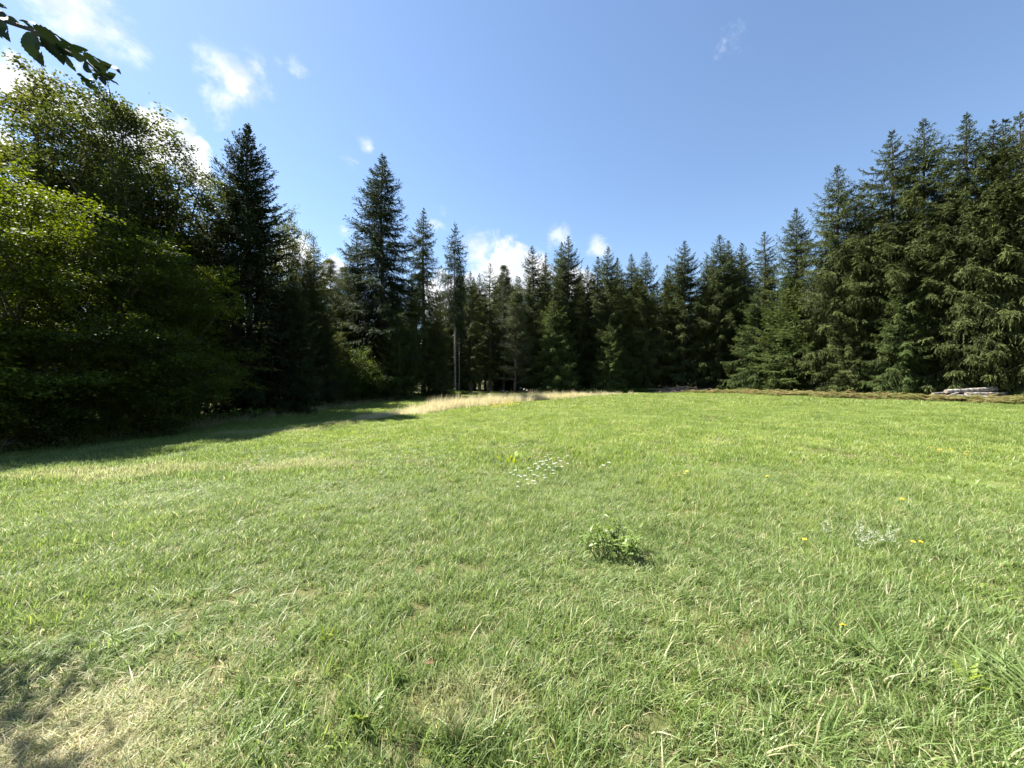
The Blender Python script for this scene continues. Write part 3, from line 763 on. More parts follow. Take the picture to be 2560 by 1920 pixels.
def leaf_mesh(name, mat, wr=.3, n=7, fold=.25, curl=.35, serr=0.0, seed=1):
    """a single leaf along +X, length 1, folded at the midrib and curling down; wr: width to length"""
    rg = np.random.default_rng(seed)
    t = np.linspace(0, 1, n+1)
    w = wr*.5*np.sin(PI*np.clip(t, 0, 1)**.8)**.9
    w[0] = .012; w[-1] = .004
    z = .18*t-curl*t*t
    sgn = 1+serr*np.where(np.arange(n+1) % 2 == 0, 1, -1)
    V, Q = [], []
    for i in range(n+1):
        V += [(t[i], -w[i]*sgn[i], z[i]+fold*w[i]), (t[i], 0, z[i]), (t[i], w[i]*(2-sgn[i]), z[i]+fold*w[i])]
    for i in range(n):
        a = 3*i; Q += [(a, a+3, a+4, a+1), (a+1, a+4, a+5, a+2)]
    return mesh_np(name, V, Q, None, [M[mat]], {'tint': rg.uniform(.35, .65)*np.ones(len(V))}, True)

M['weed'] = leaf_mat('weed_leaves', (0.07, 0.12, 0.02), (0.18, 0.24, 0.055), trans=.3, rough=.42, spec=.4, noise_scale=14.0)
M['weed_yellow'] = leaf_mat('yellow_green_weed_leaves', (0.11, 0.17, 0.015), (0.24, 0.30, 0.035), trans=.4, rough=.5, noise_scale=14.0)
M['blade'] = leaf_mat('tussock_blades', (0.10, 0.16, 0.042), (0.22, 0.285, 0.10), trans=.42, rough=.4, spec=.45, noise_scale=9.0)
M['bracken'] = leaf_mat('drying_bracken', (0.085, 0.125, 0.030), (0.205, 0.160, 0.075), trans=.35, rough=.7, spec=.15, noise_scale=1.1, hue_noise=1.4)
M['herb'] = leaf_mat('broad_herb_leaves', (0.045, 0.09, 0.015), (0.13, 0.19, 0.04), trans=.4, rough=.6, spec=.2, noise_scale=1.4)

LEAF_W = [leaf_mesh('weed_leaf', 'weed', .30, seed=i, curl=.25+.12*i) for i in range(3)]
LEAF_Y = [leaf_mesh('yellow_weed_leaf', 'weed_yellow', .26, seed=i, curl=.2+.15*i) for i in range(3)]
LEAF_D = [leaf_mesh('dock_leaf', 'weed', .24, seed=5+i, curl=.3+.2*i, fold=.4) for i in range(3)]
BLADE = [leaf_mesh('grass_blade', 'blade', .032+.008*i, n=8, seed=i, curl=.25+.28*i, fold=.6) for i in range(4)]

def put_leaf(me, parent, loc, az, el, ln, roll=0.0, name='leaf', wide=1.0):
    o = obj(name, me, parent, loc)
    o.rotation_euler = (roll, -el, az); o.scale = (ln, ln*wide, ln)
    return o

def weed_clump():
    rg = random.Random(4)
    X, Y, z = gpt(1525, 1395)
    r = tag(empty('weed_clump', (X, Y, z)), 'dark green leafy weed clump standing alone in the middle of the meadow', 'weed')
    r.scale = (1.15,)*3
    st = Buf(); spots = []
    for i in range(46):
        a = rg.uniform(0, 6.28); q = rg.random()**.6*.13; b = (math.cos(a)*q, math.sin(a)*q, -.01)
        h = rg.uniform(.12, .27); sp = rg.uniform(.02, .17)
        e = (b[0]+math.cos(a)*sp, b[1]+math.sin(a)*sp, h)
        m_ = ((b[0]+e[0])/2-.0, (b[1]+e[1])/2, h*.6)
        st.tube([b, m_, e], [.004, .003, .0015], 4)
        for k in range(5):
            f = .35+.16*k; p0 = np.array(b)*(1-f)**2+2*f*(1-f)*np.array(m_)+f*f*np.array(e)
            spots.append((tuple(p0), a+k*2.4+rg.uniform(-.5, .5), rg.uniform(-.1, .9), rg.uniform(.05, .10)))
    obj('stems', st.mesh('weed_stems', [M['stem']], True), r)
    for k, (p0, a, el, ln) in enumerate(spots):
        put_leaf(LEAF_W[k % 3], r, p0, a, el, ln, rg.uniform(-.6, .6), wide=.8)
weed_clump()

def rosette(name, label, cat, px, py, n, l0, l1, leaves, el=(.5, 1.2), seed=1, spread=.03, group=None, wide=1.0):
    rg = random.Random(seed)
    X, Y, z = gpt(px, py)
    r = tag(empty(name, (X, Y, z)), label, cat, group)
    for k in range(n):
        a = 6.28*k/n+rg.uniform(-.5, .5); q = spread*rg.random()
        put_leaf(leaves[k % len(leaves)], r, (math.cos(a)*q, math.sin(a)*q, 0), a, rg.uniform(*el), rg.uniform(l0, l1), rg.uniform(-.4, .4), wide=wide)
    return r
rosette('dock_plant', 'dock with a few long dull leaves near the bottom, left of centre', 'plant', 905, 1835, 8, .10, .16, LEAF_D, (.5, 1.3), 2)
rosette('dock_plant', 'small bright yellow-green upright leaves in the lower left meadow', 'plant', 815, 1618, 6, .07, .11, LEAF_Y, (.9, 1.4), 3)
rosette('dock_plant', 'pale-leaved rosette near the lower right corner', 'plant', 2410, 1735, 9, .08, .13, LEAF_Y, (.4, 1.2), 5)
rosette('broad_weed', 'yellow-green leafy weed left of the white yarrow patch', 'weed', 1275, 1152, 46, .12, .2, LEAF_Y, (.5, 1.3), 6, .45)
rosette('broad_weed', 'dark low leafy weed in the right middle meadow', 'weed', 2010, 1150, 50, .10, .17, LEAF_W, (.3, 1.1), 7, .55)
rosette('broad_weed', 'broad-leaved weed above the lower right tussock', 'weed', 2385, 1215, 40, .08, .14, LEAF_W, (.4, 1.2), 8, .35)
rosette('broad_weed', 'dark leafy weed patch at the right picture edge', 'weed', 2490, 1560, 60, .05, .09, LEAF_W, (.4, 1.3), 9, .22)
rosette('broad_weed', 'sunlit low clover-like patch near the right picture edge', 'weed', 2440, 1480, 90, .04, .07, LEAF_Y, (.2, 1.0), 10, .3, wide=1.6)

def tussock(label, px, py, n, l0, l1, lean, seed, sp=.10):
    rg = random.Random(seed)
    X, Y, z = gpt(px, py)
    r = tag(empty('grass_tussock', (X, Y, z)), label, 'grass tussock', 'tall tussocks in the near grass')
    for k in range(n):
        a = lean+rg.gauss(0, .9); q = sp*rg.random()**.5; b = rg.uniform(0, 6.28)
        put_leaf(BLADE[rg.randrange(4)], r, (math.cos(b)*q, math.sin(b)*q, -.01), a, rg.uniform(.55, 1.35), rg.uniform(l0, l1), rg.uniform(-.5, .5), 'blade')
tussock('long-bladed tussock leaning left in the lower right meadow', 2200, 1680, 70, .11, .27, 2.5, 1, .17)
tussock('tussock with arching pale blades at the bottom edge, right of centre', 1200, 1890, 40, .10, .20, 1.6, 2, .08)
tussock('dark green tussock at the bottom edge, left of centre', 610, 1900, 50, .10, .19, 1.2, 3, .12)
tussock('long-bladed tussock cut by the right picture edge', 2545, 1760, 60, .15, .3, 2.2, 4, .13)
tussock('small bluish tussock beside the dry corner', 250, 1640, 36, .10, .2, .4, 5, .10)
tussock('small tussock in the lower middle right of the meadow', 1980, 1590, 30, .12, .24, 2.0, 6, .07)

# yarrow: flat white heads on thin stems
def yarrow_meshes():
    rg = np.random.default_rng(6); out = []
    for i in range(3):
        B = Buf()
        for k in range(13):
            a = k*2.4; q = .034*math.sqrt(k/13); c = np.array([math.cos(a)*q, math.sin(a)*q, .004*rg.random()-.25*q*q/.034])
            an = np.arange(6)*PI/3; rr = rg.uniform(.007, .0105)
            V = np.vstack([c+UP*.004, c+np.stack([np.cos(an)*rr, np.sin(an)*rr, np.zeros(6)], -1), c-UP*.004])
            T_ = [(0, 1+j, 1+(j+1) % 6) for j in range(6)]+[(7, 1+(j+1) % 6, 1+j) for j in range(6)]
            B.add(V, None, T_)
        S = Buf(); S.tube([(0, 0, -.17), (.006, .003, -.09), (0, 0, 0)], [.002, .0018, .0014], 4)
        for k in range(5):
            a = k*1.26; S.tube([(0, 0, -.025), (math.cos(a)*.02, math.sin(a)*.02, -.002)], [.001, .0008], 3)
        for k in range(4):
            a = k*1.7; S.tube([(0, 0, -.14+.025*k), (math.cos(a)*.03, math.sin(a)*.03, -.12+.025*k)], [.003, .0006], 3)
        out.append((B.mesh('yarrow_head', [M['white_petal']]), S.mesh('yarrow_stem', [M['stem']])))
    return out
YM = yarrow_meshes()
ypts = [(1205,318),(1255,313),(1495,330),(1265,365),(1360,358),(1195,392),(1250,378),(1390,398),(1105,412),(1145,405),(1048,440),(1330,430),(1300,437),(1490,438),(1155,440),(1085,465),(1140,453),(1200,460),(1325,485),(1408,487),(1090,490),(1235,495),(1070,515),(950,507),(980,535),(1180,535),(1290,530),(765,522),(700,570),(740,592),(810,605),(845,625),(900,600),(1025,600),(1070,612),(1160,600),(1170,630),(930,652),(805,693),(940,716),(1020,690),(1040,715),(795,765),(1290,583),(1180,340)]
rr = random.Random(8)
def yarrow(px, py, label, group=None, sc_=1.0):
    X, Y, z = gpt(px, py, .19)
    r = tag(empty('yarrow', (X, Y, z+.19), rr.uniform(0, 6)), label, 'flower', group)
    r.scale = (sc_,)*3
    k = rr.randrange(3)
    obj('flower_head', YM[k][0], r); obj('stem', YM[k][1], r)
for (a, b) in ypts:
    yarrow(1150+a/5.53, 1080+b/5.53, 'flat white yarrow head on a thin stem in the white patch of the meadow', 'white yarrow patch', rr.uniform(.6, .95))
for a, b, l in ((1985, 468, 'left one of two lone white yarrow heads right of the white patch'), (2060, 432, 'right one of two lone white yarrow heads right of the white patch')):
    yarrow(1150+a/5.53, 1080+b/5.53, l, 'lone yarrow heads')

# yellow hawkweed-like flowers
def yellow_meshes():
    B = Buf(); an = np.arange(12)*PI/6
    for lay, (r0, zz) in enumerate(((.018, 0), (.012, .003))):
        for k in range(12):
            a = an[k]+lay*.26; c, s_ = math.cos(a), math.sin(a); w = .0035
            B.add([(0, 0, zz), (c*r0*.7-s_*w, s_*r0*.7+c*w, zz+.004), (c*r0, s_*r0, zz+.003), (c*r0*.7+s_*w, s_*r0*.7-c*w, zz+.004)], [(0, 3, 2, 1)])
    S = Buf(); S.tube([(0, 0, -.16), (.005, 0, -.08), (0, 0, 0)], [.0018, .0015, .0014], 4); S.tube([(0, 0, -.010), (0, 0, .001)], [.003, .006], 6)
    return B.mesh('yellow_head', [M['yellow_petal']]), S.mesh('yellow_stem', [M['stem']])
YF = yellow_meshes()
def yellow(px, py, label, group=None, sc_=1.0):
    X, Y, z = gpt(px, py, .17)
    r = tag(empty('yellow_flower', (X, Y, z+.17), rr.uniform(0, 6)), label, 'flower', group)
    r.rotation_euler = (rr.uniform(-.2, .5), rr.uniform(-.3, .3), rr.uniform(0, 6)); r.scale = (sc_,)*3
    obj('flower_head', YF[0], r); obj('stem', YF[1], r)
for a, b in ((1418,197),(1475,207),(1495,217),(1525,222),(1595,215),(1742,200),(1490,240),(1490,262),(1720,255),(1755,238)):
    yellow(1900+a/3.352, 1060+b/3.352, 'small yellow flower in the loose yellow group in the far right meadow', 'yellow flowers of the far right group', 1.35)
for a, b in ((1690,1185),(1702,1183),(1712,1187),(1697,1192),(1718,1181)):
    yellow(a, b, 'small yellow flower in the tight cluster in the middle right meadow', 'yellow flowers of the middle cluster', 1.25)
for px, py, l in ((1900+1788/3.352, 1060+138/3.352, 'lone yellow flower above the far right yellow group'), (1900+1005/3.352, 1060+222/3.352, 'yellow flower left of the far right yellow group'),
                  (1900+944/3.352, 1060+206/3.352, 'faint yellow flower beside the one left of the far right group'), (1900+1138/3.352, 1060+420/3.352, 'lone yellow flower in the right middle meadow, upper one of a vertical pair'),
                  (1918, 1191, 'lone orange-yellow flower right of the middle yellow cluster'), (1900+1190/3.352, 1060+640/3.352, 'lone yellow flower in the right middle meadow, lower one of a vertical pair'),
                  (1900+372/3.352, 1060+968/3.352, 'lone yellow flower left of the lacy white flowers'), (1900+1283/3.352, 1060+1013/3.352, 'larger yellow flower right of the lacy white flowers'),
                  (1900+1347/3.352, 1060+996/3.352, 'smaller yellow flower right of the lacy white flowers'), (2107, 1569, 'single yellow flower beside the leaning long-bladed tussock'),
                  (1753, 1123, 'lone yellow flower high in the middle of the meadow'), (934, 1271, 'single yellow flower in the left half of the meadow')):
    yellow(px, py, l, None, 1.3 if py < 1300 else 1.05)

# lacy white bedstraw sprays
def bedstraw_mesh(seed):
    rg = np.random.default_rng(seed); S = Buf(); B = Buf()
    for k in range(7):
        a = rg.random()*6.28; z0 = .10+.018*k; e = np.array([math.cos(a)*.05*(1.2-k*.1), math.sin(a)*.05*(1.2-k*.1), z0+.03])
        S.tube([(0, 0, z0), e], [.001, .0006], 3)
        for j in range(7):
            c = e+rg.normal(0, .012, 3); d = rg.uniform(.0018, .0034)
            B.add(c+np.array([(d, 0, 0), (0, d, 0), (-d, 0, 0), (0, -d, 0), (0, 0, d)]), None, [(0, 1, 4), (1, 2, 4), (2, 3, 4), (3, 0, 4)])
    S.tube([(0, 0, -.01), (.01, 0, .12), (0, .01, .24)], [.002, .0015, .0006], 4)
    return S.mesh('bedstraw_stem', [M['stem']]), B.mesh('bedstraw_bloom', [M['white_petal']])
BS = [bedstraw_mesh(i) for i in range(3)]
for k, (a, b) in enumerate(((540,820),(570,865),(835,830),(870,855),(820,890),(915,905),(985,890),(950,900),(880,935),(1000,945),(1115,850),(1110,905),(1125,945),(850,960))):
    X, Y, z = gpt(1900+a/3.352, 1060+b/3.352, .18)
    r = tag(empty('bedstraw', (X, Y, z), k*1.3), 'lacy white flower spray in the loose white group in the right meadow', 'flower', 'lacy white sprays in the right meadow')
    r.scale = (.7,)*3
    obj('stem', BS[k % 3][0], r); obj('bloom', BS[k % 3][1], r)

# one fallen brown leaf
X, Y, z = gpt(1063, 1690)
o = obj('fallen_leaf', leaf_mesh('fallen_leaf', 'dead_leaf', .4, curl=.1, fold=.5), None, (X, Y, z+.055)); o.rotation_euler = (.5, .1, .3); o.scale = (.055,)*3
tag(o, 'single brown dead leaf lying in the near grass', 'leaf')

# seed stalks standing above the grass
def stalk_meshes():
    S = Buf(); S.tube([(0, 0, -.01), (.015, 0, .16), (.045, .01, .30)], [.0018, .0014, .001], 4)
    H_ = Buf(); rg = np.random.default_rng(2)
    for k in range(26):
        f = k/26; c = np.array([.045+.022*f, .01+.004*f, .30+.07*f]); a = rg.random()*6.28; d = nrm(np.array([math.cos(a)*.6, math.sin(a)*.6, 1.]))
        sd = nrm(np.cross(d, [.3, .9, .1])); l = .014; w = .0025
        H_.add([c, c+d*l*.5+sd*w, c+d*l, c+d*l*.5-sd*w], [(0, 1, 2, 3)])
    return S.mesh('stalk', [M['hay']]), H_.mesh('seed_head', [M['hay']])
SK = stalk_meshes()
for px, py, rz, l in ((420, 1770, 1.0, 'dry seed stalk in the lower left grass beside the worn corner'), (2005, 1580, 2.0, 'upright seed stalk left of the leaning long-bladed tussock'), (2480, 1490, .6, 'seed stalk at the right edge above the dark leafy weed patch'),
                      (1120, 1530, 2.6, 'thin seed stalk in the middle of the near meadow'), (1760, 1500, 3.0, 'thin seed stalk in the right half of the near meadow')):
    X, Y, z = gpt(px, py); r = tag(empty('seed_stalk', (X, Y, z), rz), l, 'grass stalk', 'seed stalks in the near grass')
    r.scale = (.75,)*3
    obj('stem', SK[0], r); obj('seed_head', SK[1], r)

# ------------------------------------------------------------------ tall dry grass, bracken and herbs along the edges
def strip_points(rg, P, n, w0, w1):
    P = np.array(P, float); seg = np.r_[0, np.cumsum(np.hypot(*np.diff(P, axis=0).T))]; seg /= seg[-1]
    t = rg.random(n); x = np.interp(t, seg, P[:, 0]); y = np.interp(t, seg, P[:, 1]); w = w0+(w1-w0)*t
    d = np.array([np.interp(t+.02, seg, P[:, 0])-np.interp(t-.02, seg, P[:, 0]), np.interp(t+.02, seg, P[:, 1])-np.interp(t-.02, seg, P[:, 1])]).T; d = d/(np.linalg.norm(d, axis=1)[:, None]+1e-9)
    o_ = np.clip(rg.normal(0, .5, n), -1.3, 1.3)*w
    X, Y = x-d[:, 1]*o_, y+d[:, 0]*o_
    return X, Y

def edges():
    rg = np.random.default_rng(21)
    hay = [tuft(200+i, 40, .22, .35, .85, .011, bend=(.1, .55), lean=(.3, -.1), dry=.35, segs=3, mat='hay') for i in range(4)]
    X, Y = strip_points(rg, [(-7.6, 19.5), (-5.8, 22.5), (-3.4, 27), (.2, 32.5), (4, 37), (9, 44), (14, 49)], 1900, .7, 3.4)
    tt = (Y-19.5)/30; pat = np.sin(X*1.7+Y*.6)*np.sin(Y*1.3-X*.5); ok = rg.random(len(X)) < np.clip(1.15-1.25*tt+.35*pat, .06, 1); X, Y = X[ok], Y[ok]
    # the strip begins as a low point on the left
    n = len(X); k = np.clip((Y-19.0)/6, .3, 1)*np.clip(1.25-(Y-26)/30, .45, 1)*rg.uniform(.55, 1.1, n)
    s_ = rg.uniform(.75, 1.2, n)
    scatter('tall_dry_grass', 'tall pale golden dry grass running along the left far meadow edge', 'grass', np.stack([X, Y, zg(X, Y)], -1),
            np.stack([rg.normal(0, .1, n), rg.normal(0, .1, n), rg.uniform(0, 6.28, n)], -1), np.stack([s_, s_, s_*k*1.25], -1), rg.integers(0, 4, n), hay)
    litter = [tuft(240+i, 60, .13, .03, .09, .0042, bend=(.8, 1.9), dry=.6, segs=3, mat='hay') for i in range(4)]
    q = rg.normal(0, 1, (420, 2)); X = -2.35+q[:, 0]*.62; Y = 1.62+q[:, 1]*.28; n = len(X); s_ = rg.uniform(.6, 1.2, n)
    scatter('dry_grass_litter', 'trampled straw-coloured grass litter in the lower left corner', 'grass', np.stack([X, Y, zg(X, Y)], -1),
            np.stack([rg.normal(0, .15, n), rg.normal(0, .15, n), rg.uniform(0, 6.28, n)], -1), np.stack([s_]*3, -1), rg.integers(0, 4, n), litter)
    thin = [tuft(220+i, 12, .25, .35, .8, .007, bend=(.2, .8), dry=.3, segs=3, mat='hay') for i in range(3)]+[tuft(230+i, 40, .25, .12, .35, .010, bend=(.2, .8), dry=.1, segs=2) for i in range(3)]
    X, Y = strip_points(rg, [(-18.3, 9), (-16.6, 13.5), (-15.4, 18), (-14.6, 24), (-13.6, 30), (-13, 36), (-11, 41)], 1100, 1.1, 1.4); n = len(X)
    s_ = rg.uniform(.7, 1.2, n)
    scatter('wood_edge_grass', 'thin tall grass in the shade along the left wood', 'grass', np.stack([X, Y, zg(X, Y)], -1),
            np.stack([rg.normal(0, .12, n), rg.normal(0, .12, n), rg.uniform(0, 6.28, n)], -1), np.stack([s_]*3, -1), rg.integers(0, 6, n), thin)
    def fern(seed, mat, nf=11, L=.9, pin=18):
        r2 = np.random.default_rng(seed); out = []
        for f in range(nf):
            a = r2.random()*6.28; l = L*r2.uniform(.6, 1.2); up = r2.uniform(.5, 1.1)
            t = np.linspace(.12, 1, pin); ax = np.array([math.cos(a), math.sin(a), 0])
            p0 = ax*(l*t*.8)[:, None]+UP*(l*(up*t-.65*up*t*t))[:, None]
            sd = np.array([-math.sin(a), math.cos(a), 0])
            for sg in (1, -1):
                d = nrm(sd*sg+ax*.4-UP*.15+r2.normal(0, .15, (pin, 3)))
                kites(r2, p0, d, l*.34*(1.05-t)*r2.uniform(.8, 1.2, pin)+.02, np.full(pin, .045), np.clip(r2.random()*.7+.2*r2.random(pin), 0, 1), out, nrm(UP+r2.normal(0, .3, (pin, 3))))
        return pack(out, 'fern', mat)
    ferns = [fern(i, 'bracken') for i in range(5)]
    X, Y = strip_points(rg, [(34, 20.5), (31.6, 24), (30.0, 26), (28.4, 28), (27.0, 31), (26.0, 35), (25.8, 40), (25.0, 45), (22.5, 48.5)], 1100, 2.0, 1.6); n = len(X)
    s_ = rg.uniform(.6, 1.25, n)
    scatter('bracken', 'yellow and rust brown bracken fringe at the foot of the right wood', 'bracken', np.stack([X, Y, zg(X, Y)], -1),
            np.stack([rg.normal(0, .1, n), rg.normal(0, .1, n), rg.uniform(0, 6.28, n)], -1), np.stack([s_]*3, -1), rg.integers(0, 5, n), ferns)
    def herb(seed):
        r2 = np.random.default_rng(seed); n = 26; out = []
        a = r2.random(n)*6.28; q = r2.random(n)*.3
        c = np.stack([np.cos(a)*q, np.sin(a)*q, r2.uniform(.12, .55, n)], -1)
        d = nrm(np.stack([np.cos(a), np.sin(a), r2.normal(-.1, .25, n)], -1))
        kites(r2, c, d, r2.uniform(.16, .34, n), r2.uniform(.12, .24, n), r2.random(n)*.9, out, nrm(UP+r2.normal(0, .35, (n, 3))))
        return pack(out, 'herb', 'herb')
    herbs = [herb(i) for i in range(4)]
    X1, Y1 = strip_points(rg, [(9, 50), (13, 51), (17.5, 51.5), (20, 51)], 170, .8, .8)
    X2, Y2 = strip_points(rg, [(-11, 44), (-8.5, 46), (-6, 48)], 90, 1.2, .9)
    X3, Y3 = strip_points(rg, [(-17.2, 14.5), (-16, 20), (-15.2, 26), (-14.6, 32)], 220, .5, .7)
    X, Y = np.r_[X1, X2, X3], np.r_[Y1, Y2, Y3]; n = len(X); s_ = rg.uniform(.6, 1.2, n)
    scatter('leafy_herbs', 'low broad-leaved green herbs along the forest edge', 'herbs', np.stack([X, Y, zg(X, Y)], -1),
            np.stack([rg.normal(0, .1, n), rg.normal(0, .1, n), rg.uniform(0, 6.28, n)], -1), np.stack([s_]*3, -1), rg.integers(0, 4, n), herbs)
    # yellow bloom at the foot of the golden grass
    def bloom(seed):
        r2 = np.random.default_rng(seed); n = 40; out = []
        c = np.stack([r2.normal(0, .2, n), r2.normal(0, .2, n), r2.uniform(.18, .42, n)], -1)
        a = r2.random(n)*6.28
        kites(r2, c, nrm(np.stack([np.cos(a), np.sin(a), np.full(n, .3)], -1)), np.full(n, .035), np.full(n, .03), np.zeros(n), out, nrm(UP+r2.normal(0, .3, (n, 3))))
        return pack(out, 'bloom', 'yellow_petal')
    X1, Y1 = strip_points(rg, [(-1.2, 24.5), (.2, 26.5)], 16, .5, .7); X2, Y2 = strip_points(rg, [(3.4, 34.5), (7.5, 40)], 26, .4, .6)
    X, Y = np.r_[X1, X2], np.r_[Y1, Y2]; n = len(X)
    scatter('yellow_wildflowers', 'yellow wildflower patches along the foot of the golden grass', 'flowers', np.stack([X, Y, zg(X, Y)], -1), np.zeros((n, 3)), np.ones((n, 3))*rg.uniform(.6, 1.1, (n, 1)), rg.integers(0, 2, n), [bloom(1), bloom(2)])
edges()

# white umbels standing in the golden grass
def umbel_meshes():
    S = Buf(); S.tube([(0, 0, -.02), (.02, .01, .5), (0, 0, .95)], [.006, .005, .003], 4)
    B = Buf(); rg = np.random.default_rng(3)
    for k in range(22):
        a = k*2.4; q = .11*math.sqrt(k/22); c = np.array([math.cos(a)*q, math.sin(a)*q, 1.0-.5*q*q/.11])
        S.tube([(0, 0, .93), c], [.0015, .001], 3)
        an = np.arange(6)*PI/3; V = np.vstack([c+UP*.008, c+np.stack([np.cos(an)*.026, np.sin(an)*.026, np.zeros(6)], -1)])
        B.add(V, None, [(0, 1+j, 1+(j+1) % 6) for j in range(6)])
    return S.mesh('umbel_stem', [M['stem']]), B.mesh('umbel_head', [M['white_petal']])
UM = umbel_meshes()
for k, (px, D, sc_) in enumerate(((1258, 33, 1.0), (1268, 34.5, .9), (1302, 35, 1.15), (1310, 36.5, 1.0), (1318, 36, .9), (1340, 38, .9), (1222, 31, .8), (1180, 29.5, .7))):
    X, Y, z = at(px, D); r = tag(empty('umbel_flower', (X, Y, z), k), 'white umbel flower standing in the golden grass', 'flower', 'white umbels in the golden grass'); r.scale = (sc_,)*3
    obj('stem', UM[0], r); obj('flower_head', UM[1], r)

# ------------------------------------------------------------------ log pile and brush heap
def log(label, p0, p1, r0, r1, mat, seed):
    rg = np.random.default_rng(seed)
    p0, p1 = np.array(p0, float), np.array(p1, float); L = np.linalg.norm(p1-p0)
    t = np.linspace(0, 1, 9); B = Buf()
    P = np.stack([t*L, .03*np.sin(t*5+seed)*L/4, .02*np.cos(t*4+seed)*L/4], -1)
    B.tube(P, (r0+(r1-r0)*t)*(1+.06*rg.normal(0, 1, 9)), 10)
    o = obj('log', B.mesh('log', [M[mat]], True))
    o.location = p0; d = Vector(p1-p0).normalized(); o.rotation_euler = d.to_track_quat('X', 'Z').to_euler()
    tag(o, label, 'log', 'logs in the pile by the right wood')
    for nm, x, r in (('cut_face', 0.0, r0), ('cut_face', L, r1)):
        E = Buf(); an = np.arange(10)*2*PI/10; k = -1 if x == 0 else 1
        c = P[0] if x == 0 else P[-1]
        ring = c+np.stack([np.zeros(10), np.cos(an)*r*.98, np.sin(an)*r*.98], -1)
        E.add(np.vstack([c+np.array([k*.012, 0, 0]), ring+np.array([k*.006, 0, 0])]), None, [(0, 1+j, 1+(j+1) % 10)[::k] for j in range(10)])
        obj(nm, E.mesh('log_end', [M['log_end']]), o)
LX, LY, LZ = at(2432, 28.6)
def lp(dx, dy, dz): return (LX+dx, LY+dy, float(zg(LX+dx, LY+dy))+dz)
log('thick pale log lying on top of the log pile', lp(-1.7, .25, .62), lp(1.9, .2, .74), .15, .19, 'log', 1)
log('dark barky log at the upper left of the log pile', lp(-2.4, .5, .40), lp(.6, .55, .58), .13, .15, 'log_dark', 2)
log('long pale log in the middle of the log pile', lp(-.6, -.05, .40), lp(2.4, -.1, .36), .12, .14, 'log', 3)
log('short dark log end sticking out on the right of the pile', lp(1.0, .45, .45), lp(3.0, .5, .42), .14, .16, 'log_dark', 4)
log('bleached log across the front of the log pile', lp(-1.6, -.35, .30), lp(1.3, -.45, .13), .11, .14, 'log', 5)
log('grey log at the bottom left of the pile', lp(-3.1, -.1, .14), lp(-.3, -.2, .16), .13, .15, 'log_dark', 6)
log('low pale log at the front right foot of the pile', lp(-.2, -.62, .12), lp(2.3, -.6, .12), .12, .13, 'log', 7)
log('dark log lying at the back of the pile', lp(-1.9, .7, .15), lp(2.2, .72, .15), .15, .16, 'log_dark', 8)
log('dark log inside the pile under the thick pale one', lp(-1.5, .2, .30), lp(1.9, .22, .28), .13, .15, 'log_dark', 9)
log('slanting thin pale log propped on the left of the pile', lp(-2.7, -.3, .12), lp(-1.0, .1, .45), .06, .08, 'log', 10)

def brush_heap():
    rg = random.Random(3); X, Y, z = at(1712, 50.0)
    r = tag(empty('brush_heap', (X, Y, z)), 'heap of dead grey-brown branches at the far forest edge', 'brush heap')
    protos = []
    for k in range(4):
        B = Buf(); q = np.random.default_rng(k); t = np.linspace(0, 1, 6)
        B.tube(np.stack([t, .06*q.normal(0, 1, 6).cumsum()*.5, .04*q.normal(0, 1, 6).cumsum()*.5], -1), .020*(1-.75*t)+.003, 5)
        for j in range(4):
            f = q.uniform(.3, .9); a = q.uniform(-.9, .9)
            B.tube([(f, 0, 0), (f+.14*math.cos(a), .14*math.sin(a), .05*q.normal())], [.008, .002], 3)
        protos.append(B.mesh('stick', [M['stick']], True))
    for k in range(90):
        x = rg.gauss(0, 1.9); y = rg.gauss(0, .5); h = .75*math.exp(-(x/2.4)**2)*rg.random()
        o = obj('stick', protos[k % 4], r, (x-.6, y, h+.03+float(zg(X+x, Y+y))-z))
        o.rotation_euler = (rg.uniform(0, 6.28), rg.gauss(0, .14), rg.gauss(0, .6)+(PI if rg.random() < .5 else 0)); l = rg.uniform(1.2, 3.0); o.scale = (l, l, l)
brush_heap()

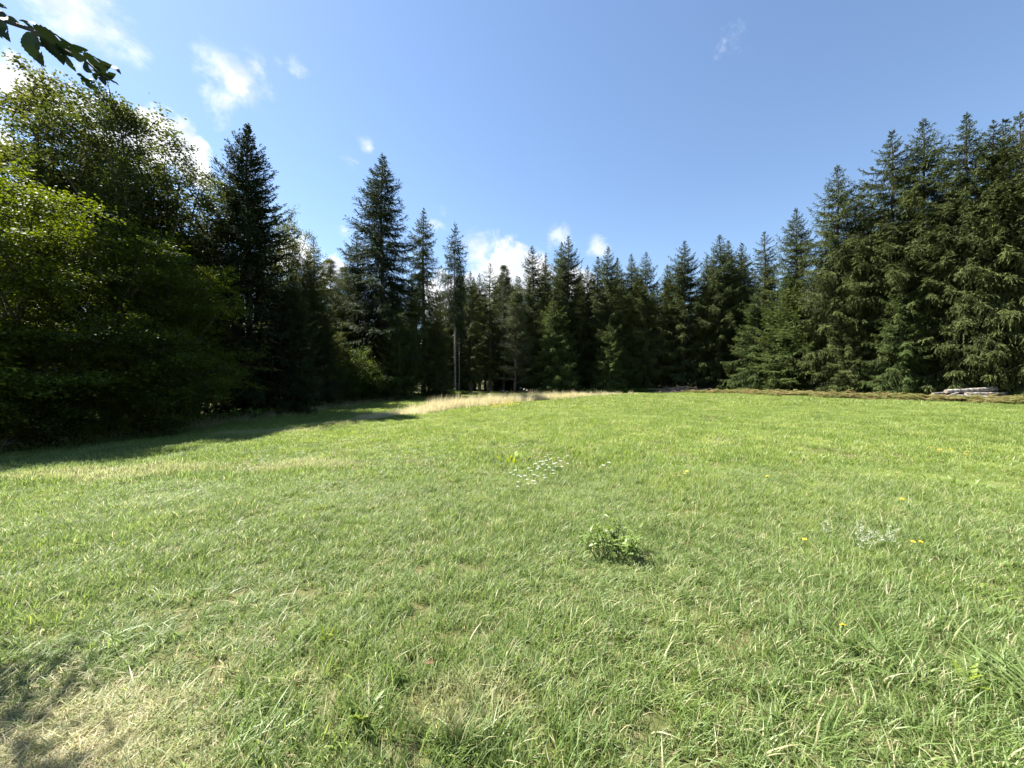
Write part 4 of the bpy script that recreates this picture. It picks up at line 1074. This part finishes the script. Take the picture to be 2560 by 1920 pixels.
# ------------------------------------------------------------------ the tree whose twig hangs into the upper left corner
def overhang():
    root = tag(empty('overhanging_tree', (-7.0, 1.5, float(zg(-7, 1.5)))), 'broadleaf tree outside the left edge whose leafy twig hangs into the upper left corner', 'tree')
    ox, oy, oz = root.location
    def keep(c):
        x, y, z = c[:, 0]+ox, c[:, 1]+oy, c[:, 2]+oz
        return ~((x > -1.42*y-.25) & (z-EYE < 1.06*y+.2)) | (y < .2)
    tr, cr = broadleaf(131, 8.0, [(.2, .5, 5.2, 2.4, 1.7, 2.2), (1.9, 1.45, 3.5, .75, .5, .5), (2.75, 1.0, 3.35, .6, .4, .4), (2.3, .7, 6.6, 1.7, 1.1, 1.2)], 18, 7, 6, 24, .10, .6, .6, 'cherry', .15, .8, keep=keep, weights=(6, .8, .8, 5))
    obj('trunk', tr, root); obj('crown', cr, root)
    DB = 1.45
    def w(px, py, d=DB): return np.array([(px-1280)/FPX*d-ox, d-oy, EYE+(960-py)/FPX*d-oz])
    path = [np.array([.1, 0, 3.1]), np.array([2.0, .1, 3.5]), np.array([3.6, -.2, 3.45]), w(-130, 20), w(0, 48), w(77, 74), w(127, 106), w(174, 132), w(216, 154), w(247, 181), w(286, 207)]
    B = Buf(); B.tube(path, [.045, .034, .024, .012, .008, .007, .0062, .0052, .0042, .003, .0015], 7)
    br = obj('branch', B.mesh('branch', [M['bark_dark']], True), root)
    # serrated leaf, sharp tip, with insect holes
    def lf(seed):
        rg = np.random.default_rng(seed); n = 18; t = np.linspace(0, 1, n+1)
        wd = .275*np.sin(PI*t**.85)**.8*(1-.15*t); wd[0] = .015; wd[-1] = .003
        V, Q = [], []
        z = -.16*t*t+.02*np.sin(t*9+seed)
        for i in range(n+1):
            se = .93 if i % 2 else 1.05
            for q in (-1, -.55, 0, .55, 1):
                V.append((t[i]-.02*abs(q), q*wd[i]*(se if abs(q) == 1 else 1), z[i]+abs(q)*wd[i]*.3))
        skip = {(int(rg.integers(5, 14)), int(rg.integers(0, 4)))}
        for i in range(n):
            for q in range(4):
                if (i, q) in skip: continue
                a = 5*i+q; Q.append((a, a+5, a+6, a+1))
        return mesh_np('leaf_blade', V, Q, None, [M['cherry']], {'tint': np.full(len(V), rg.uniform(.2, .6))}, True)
    LM = [lf(i) for i in range(5)]
    rg = random.Random(12)
    spec = [((-25, 22), (45, 52), 34), ((10, 140), (40, 255), 85), ((45, 108), (128, 160), 58), ((128, 135), (256, 152), 32), ((175, 205), (252, 415), 135), ((238, 205), (428, 292), 72), ((262, 240), (405, 392), 62),
            ((390, 315), (542, 372), 62), ((448, 300), (572, 332), 24), ((430, 370), (485, 466), 82), ((548, 398), (572, 462), 60), ((566, 378), (695, 436), 44), ((676, 408), (786, 461), 26), ((600, 428), (695, 505), 52),
            ((640, 490), (748, 488), 22), ((652, 500), (682, 548), 22), ((696, 512), (771, 543), 17), ((522, 508), (612, 540), 22), ((552, 545), (634, 570), 26), ((498, 480), (560, 502), 20), ((178, 165), (240, 215), 36),
            ((318, 290), (412, 396), 48), ((-40, 120), (-10, 235), 70), ((640, 470), (610, 505), 24), ((380, 300), (430, 395), 44), ((-60, 60), (30, 120), 50), ((205, 240), (300, 300), 40), ((470, 350), (545, 380), 40)]
    for k, (a, b, wpx) in enumerate(spec):
        d = DB+rg.uniform(-.07, .07)
        pa, pb_ = w(a[0]/2.592, a[1]/2.592, d), w(b[0]/2.592, b[1]/2.592, d+rg.uniform(-.035, .035))
        ax = pb_-pa; L = np.linalg.norm(ax); ex = Vector(ax/L)
        vis = min(1.0, (wpx/2.592/FPX*d)/(L*.5))
        n0 = Vector((0, -1, 0)); n0 = (n0-ex*n0.dot(ex)).normalized()
        ang = math.acos(vis)*rg.choice((1, 1, -1)); nz = Matrix.Rotation(ang, 3, ex) @ n0
        ey = nz.cross(ex)
        o = obj('leaf', LM[k % 5], br)
        o.matrix_local = Matrix.Translation(Vector(pa)) @ Matrix((ex, ey, nz)).transposed().to_4x4() @ Matrix.Diagonal((L, L, L, 1))
overhang()
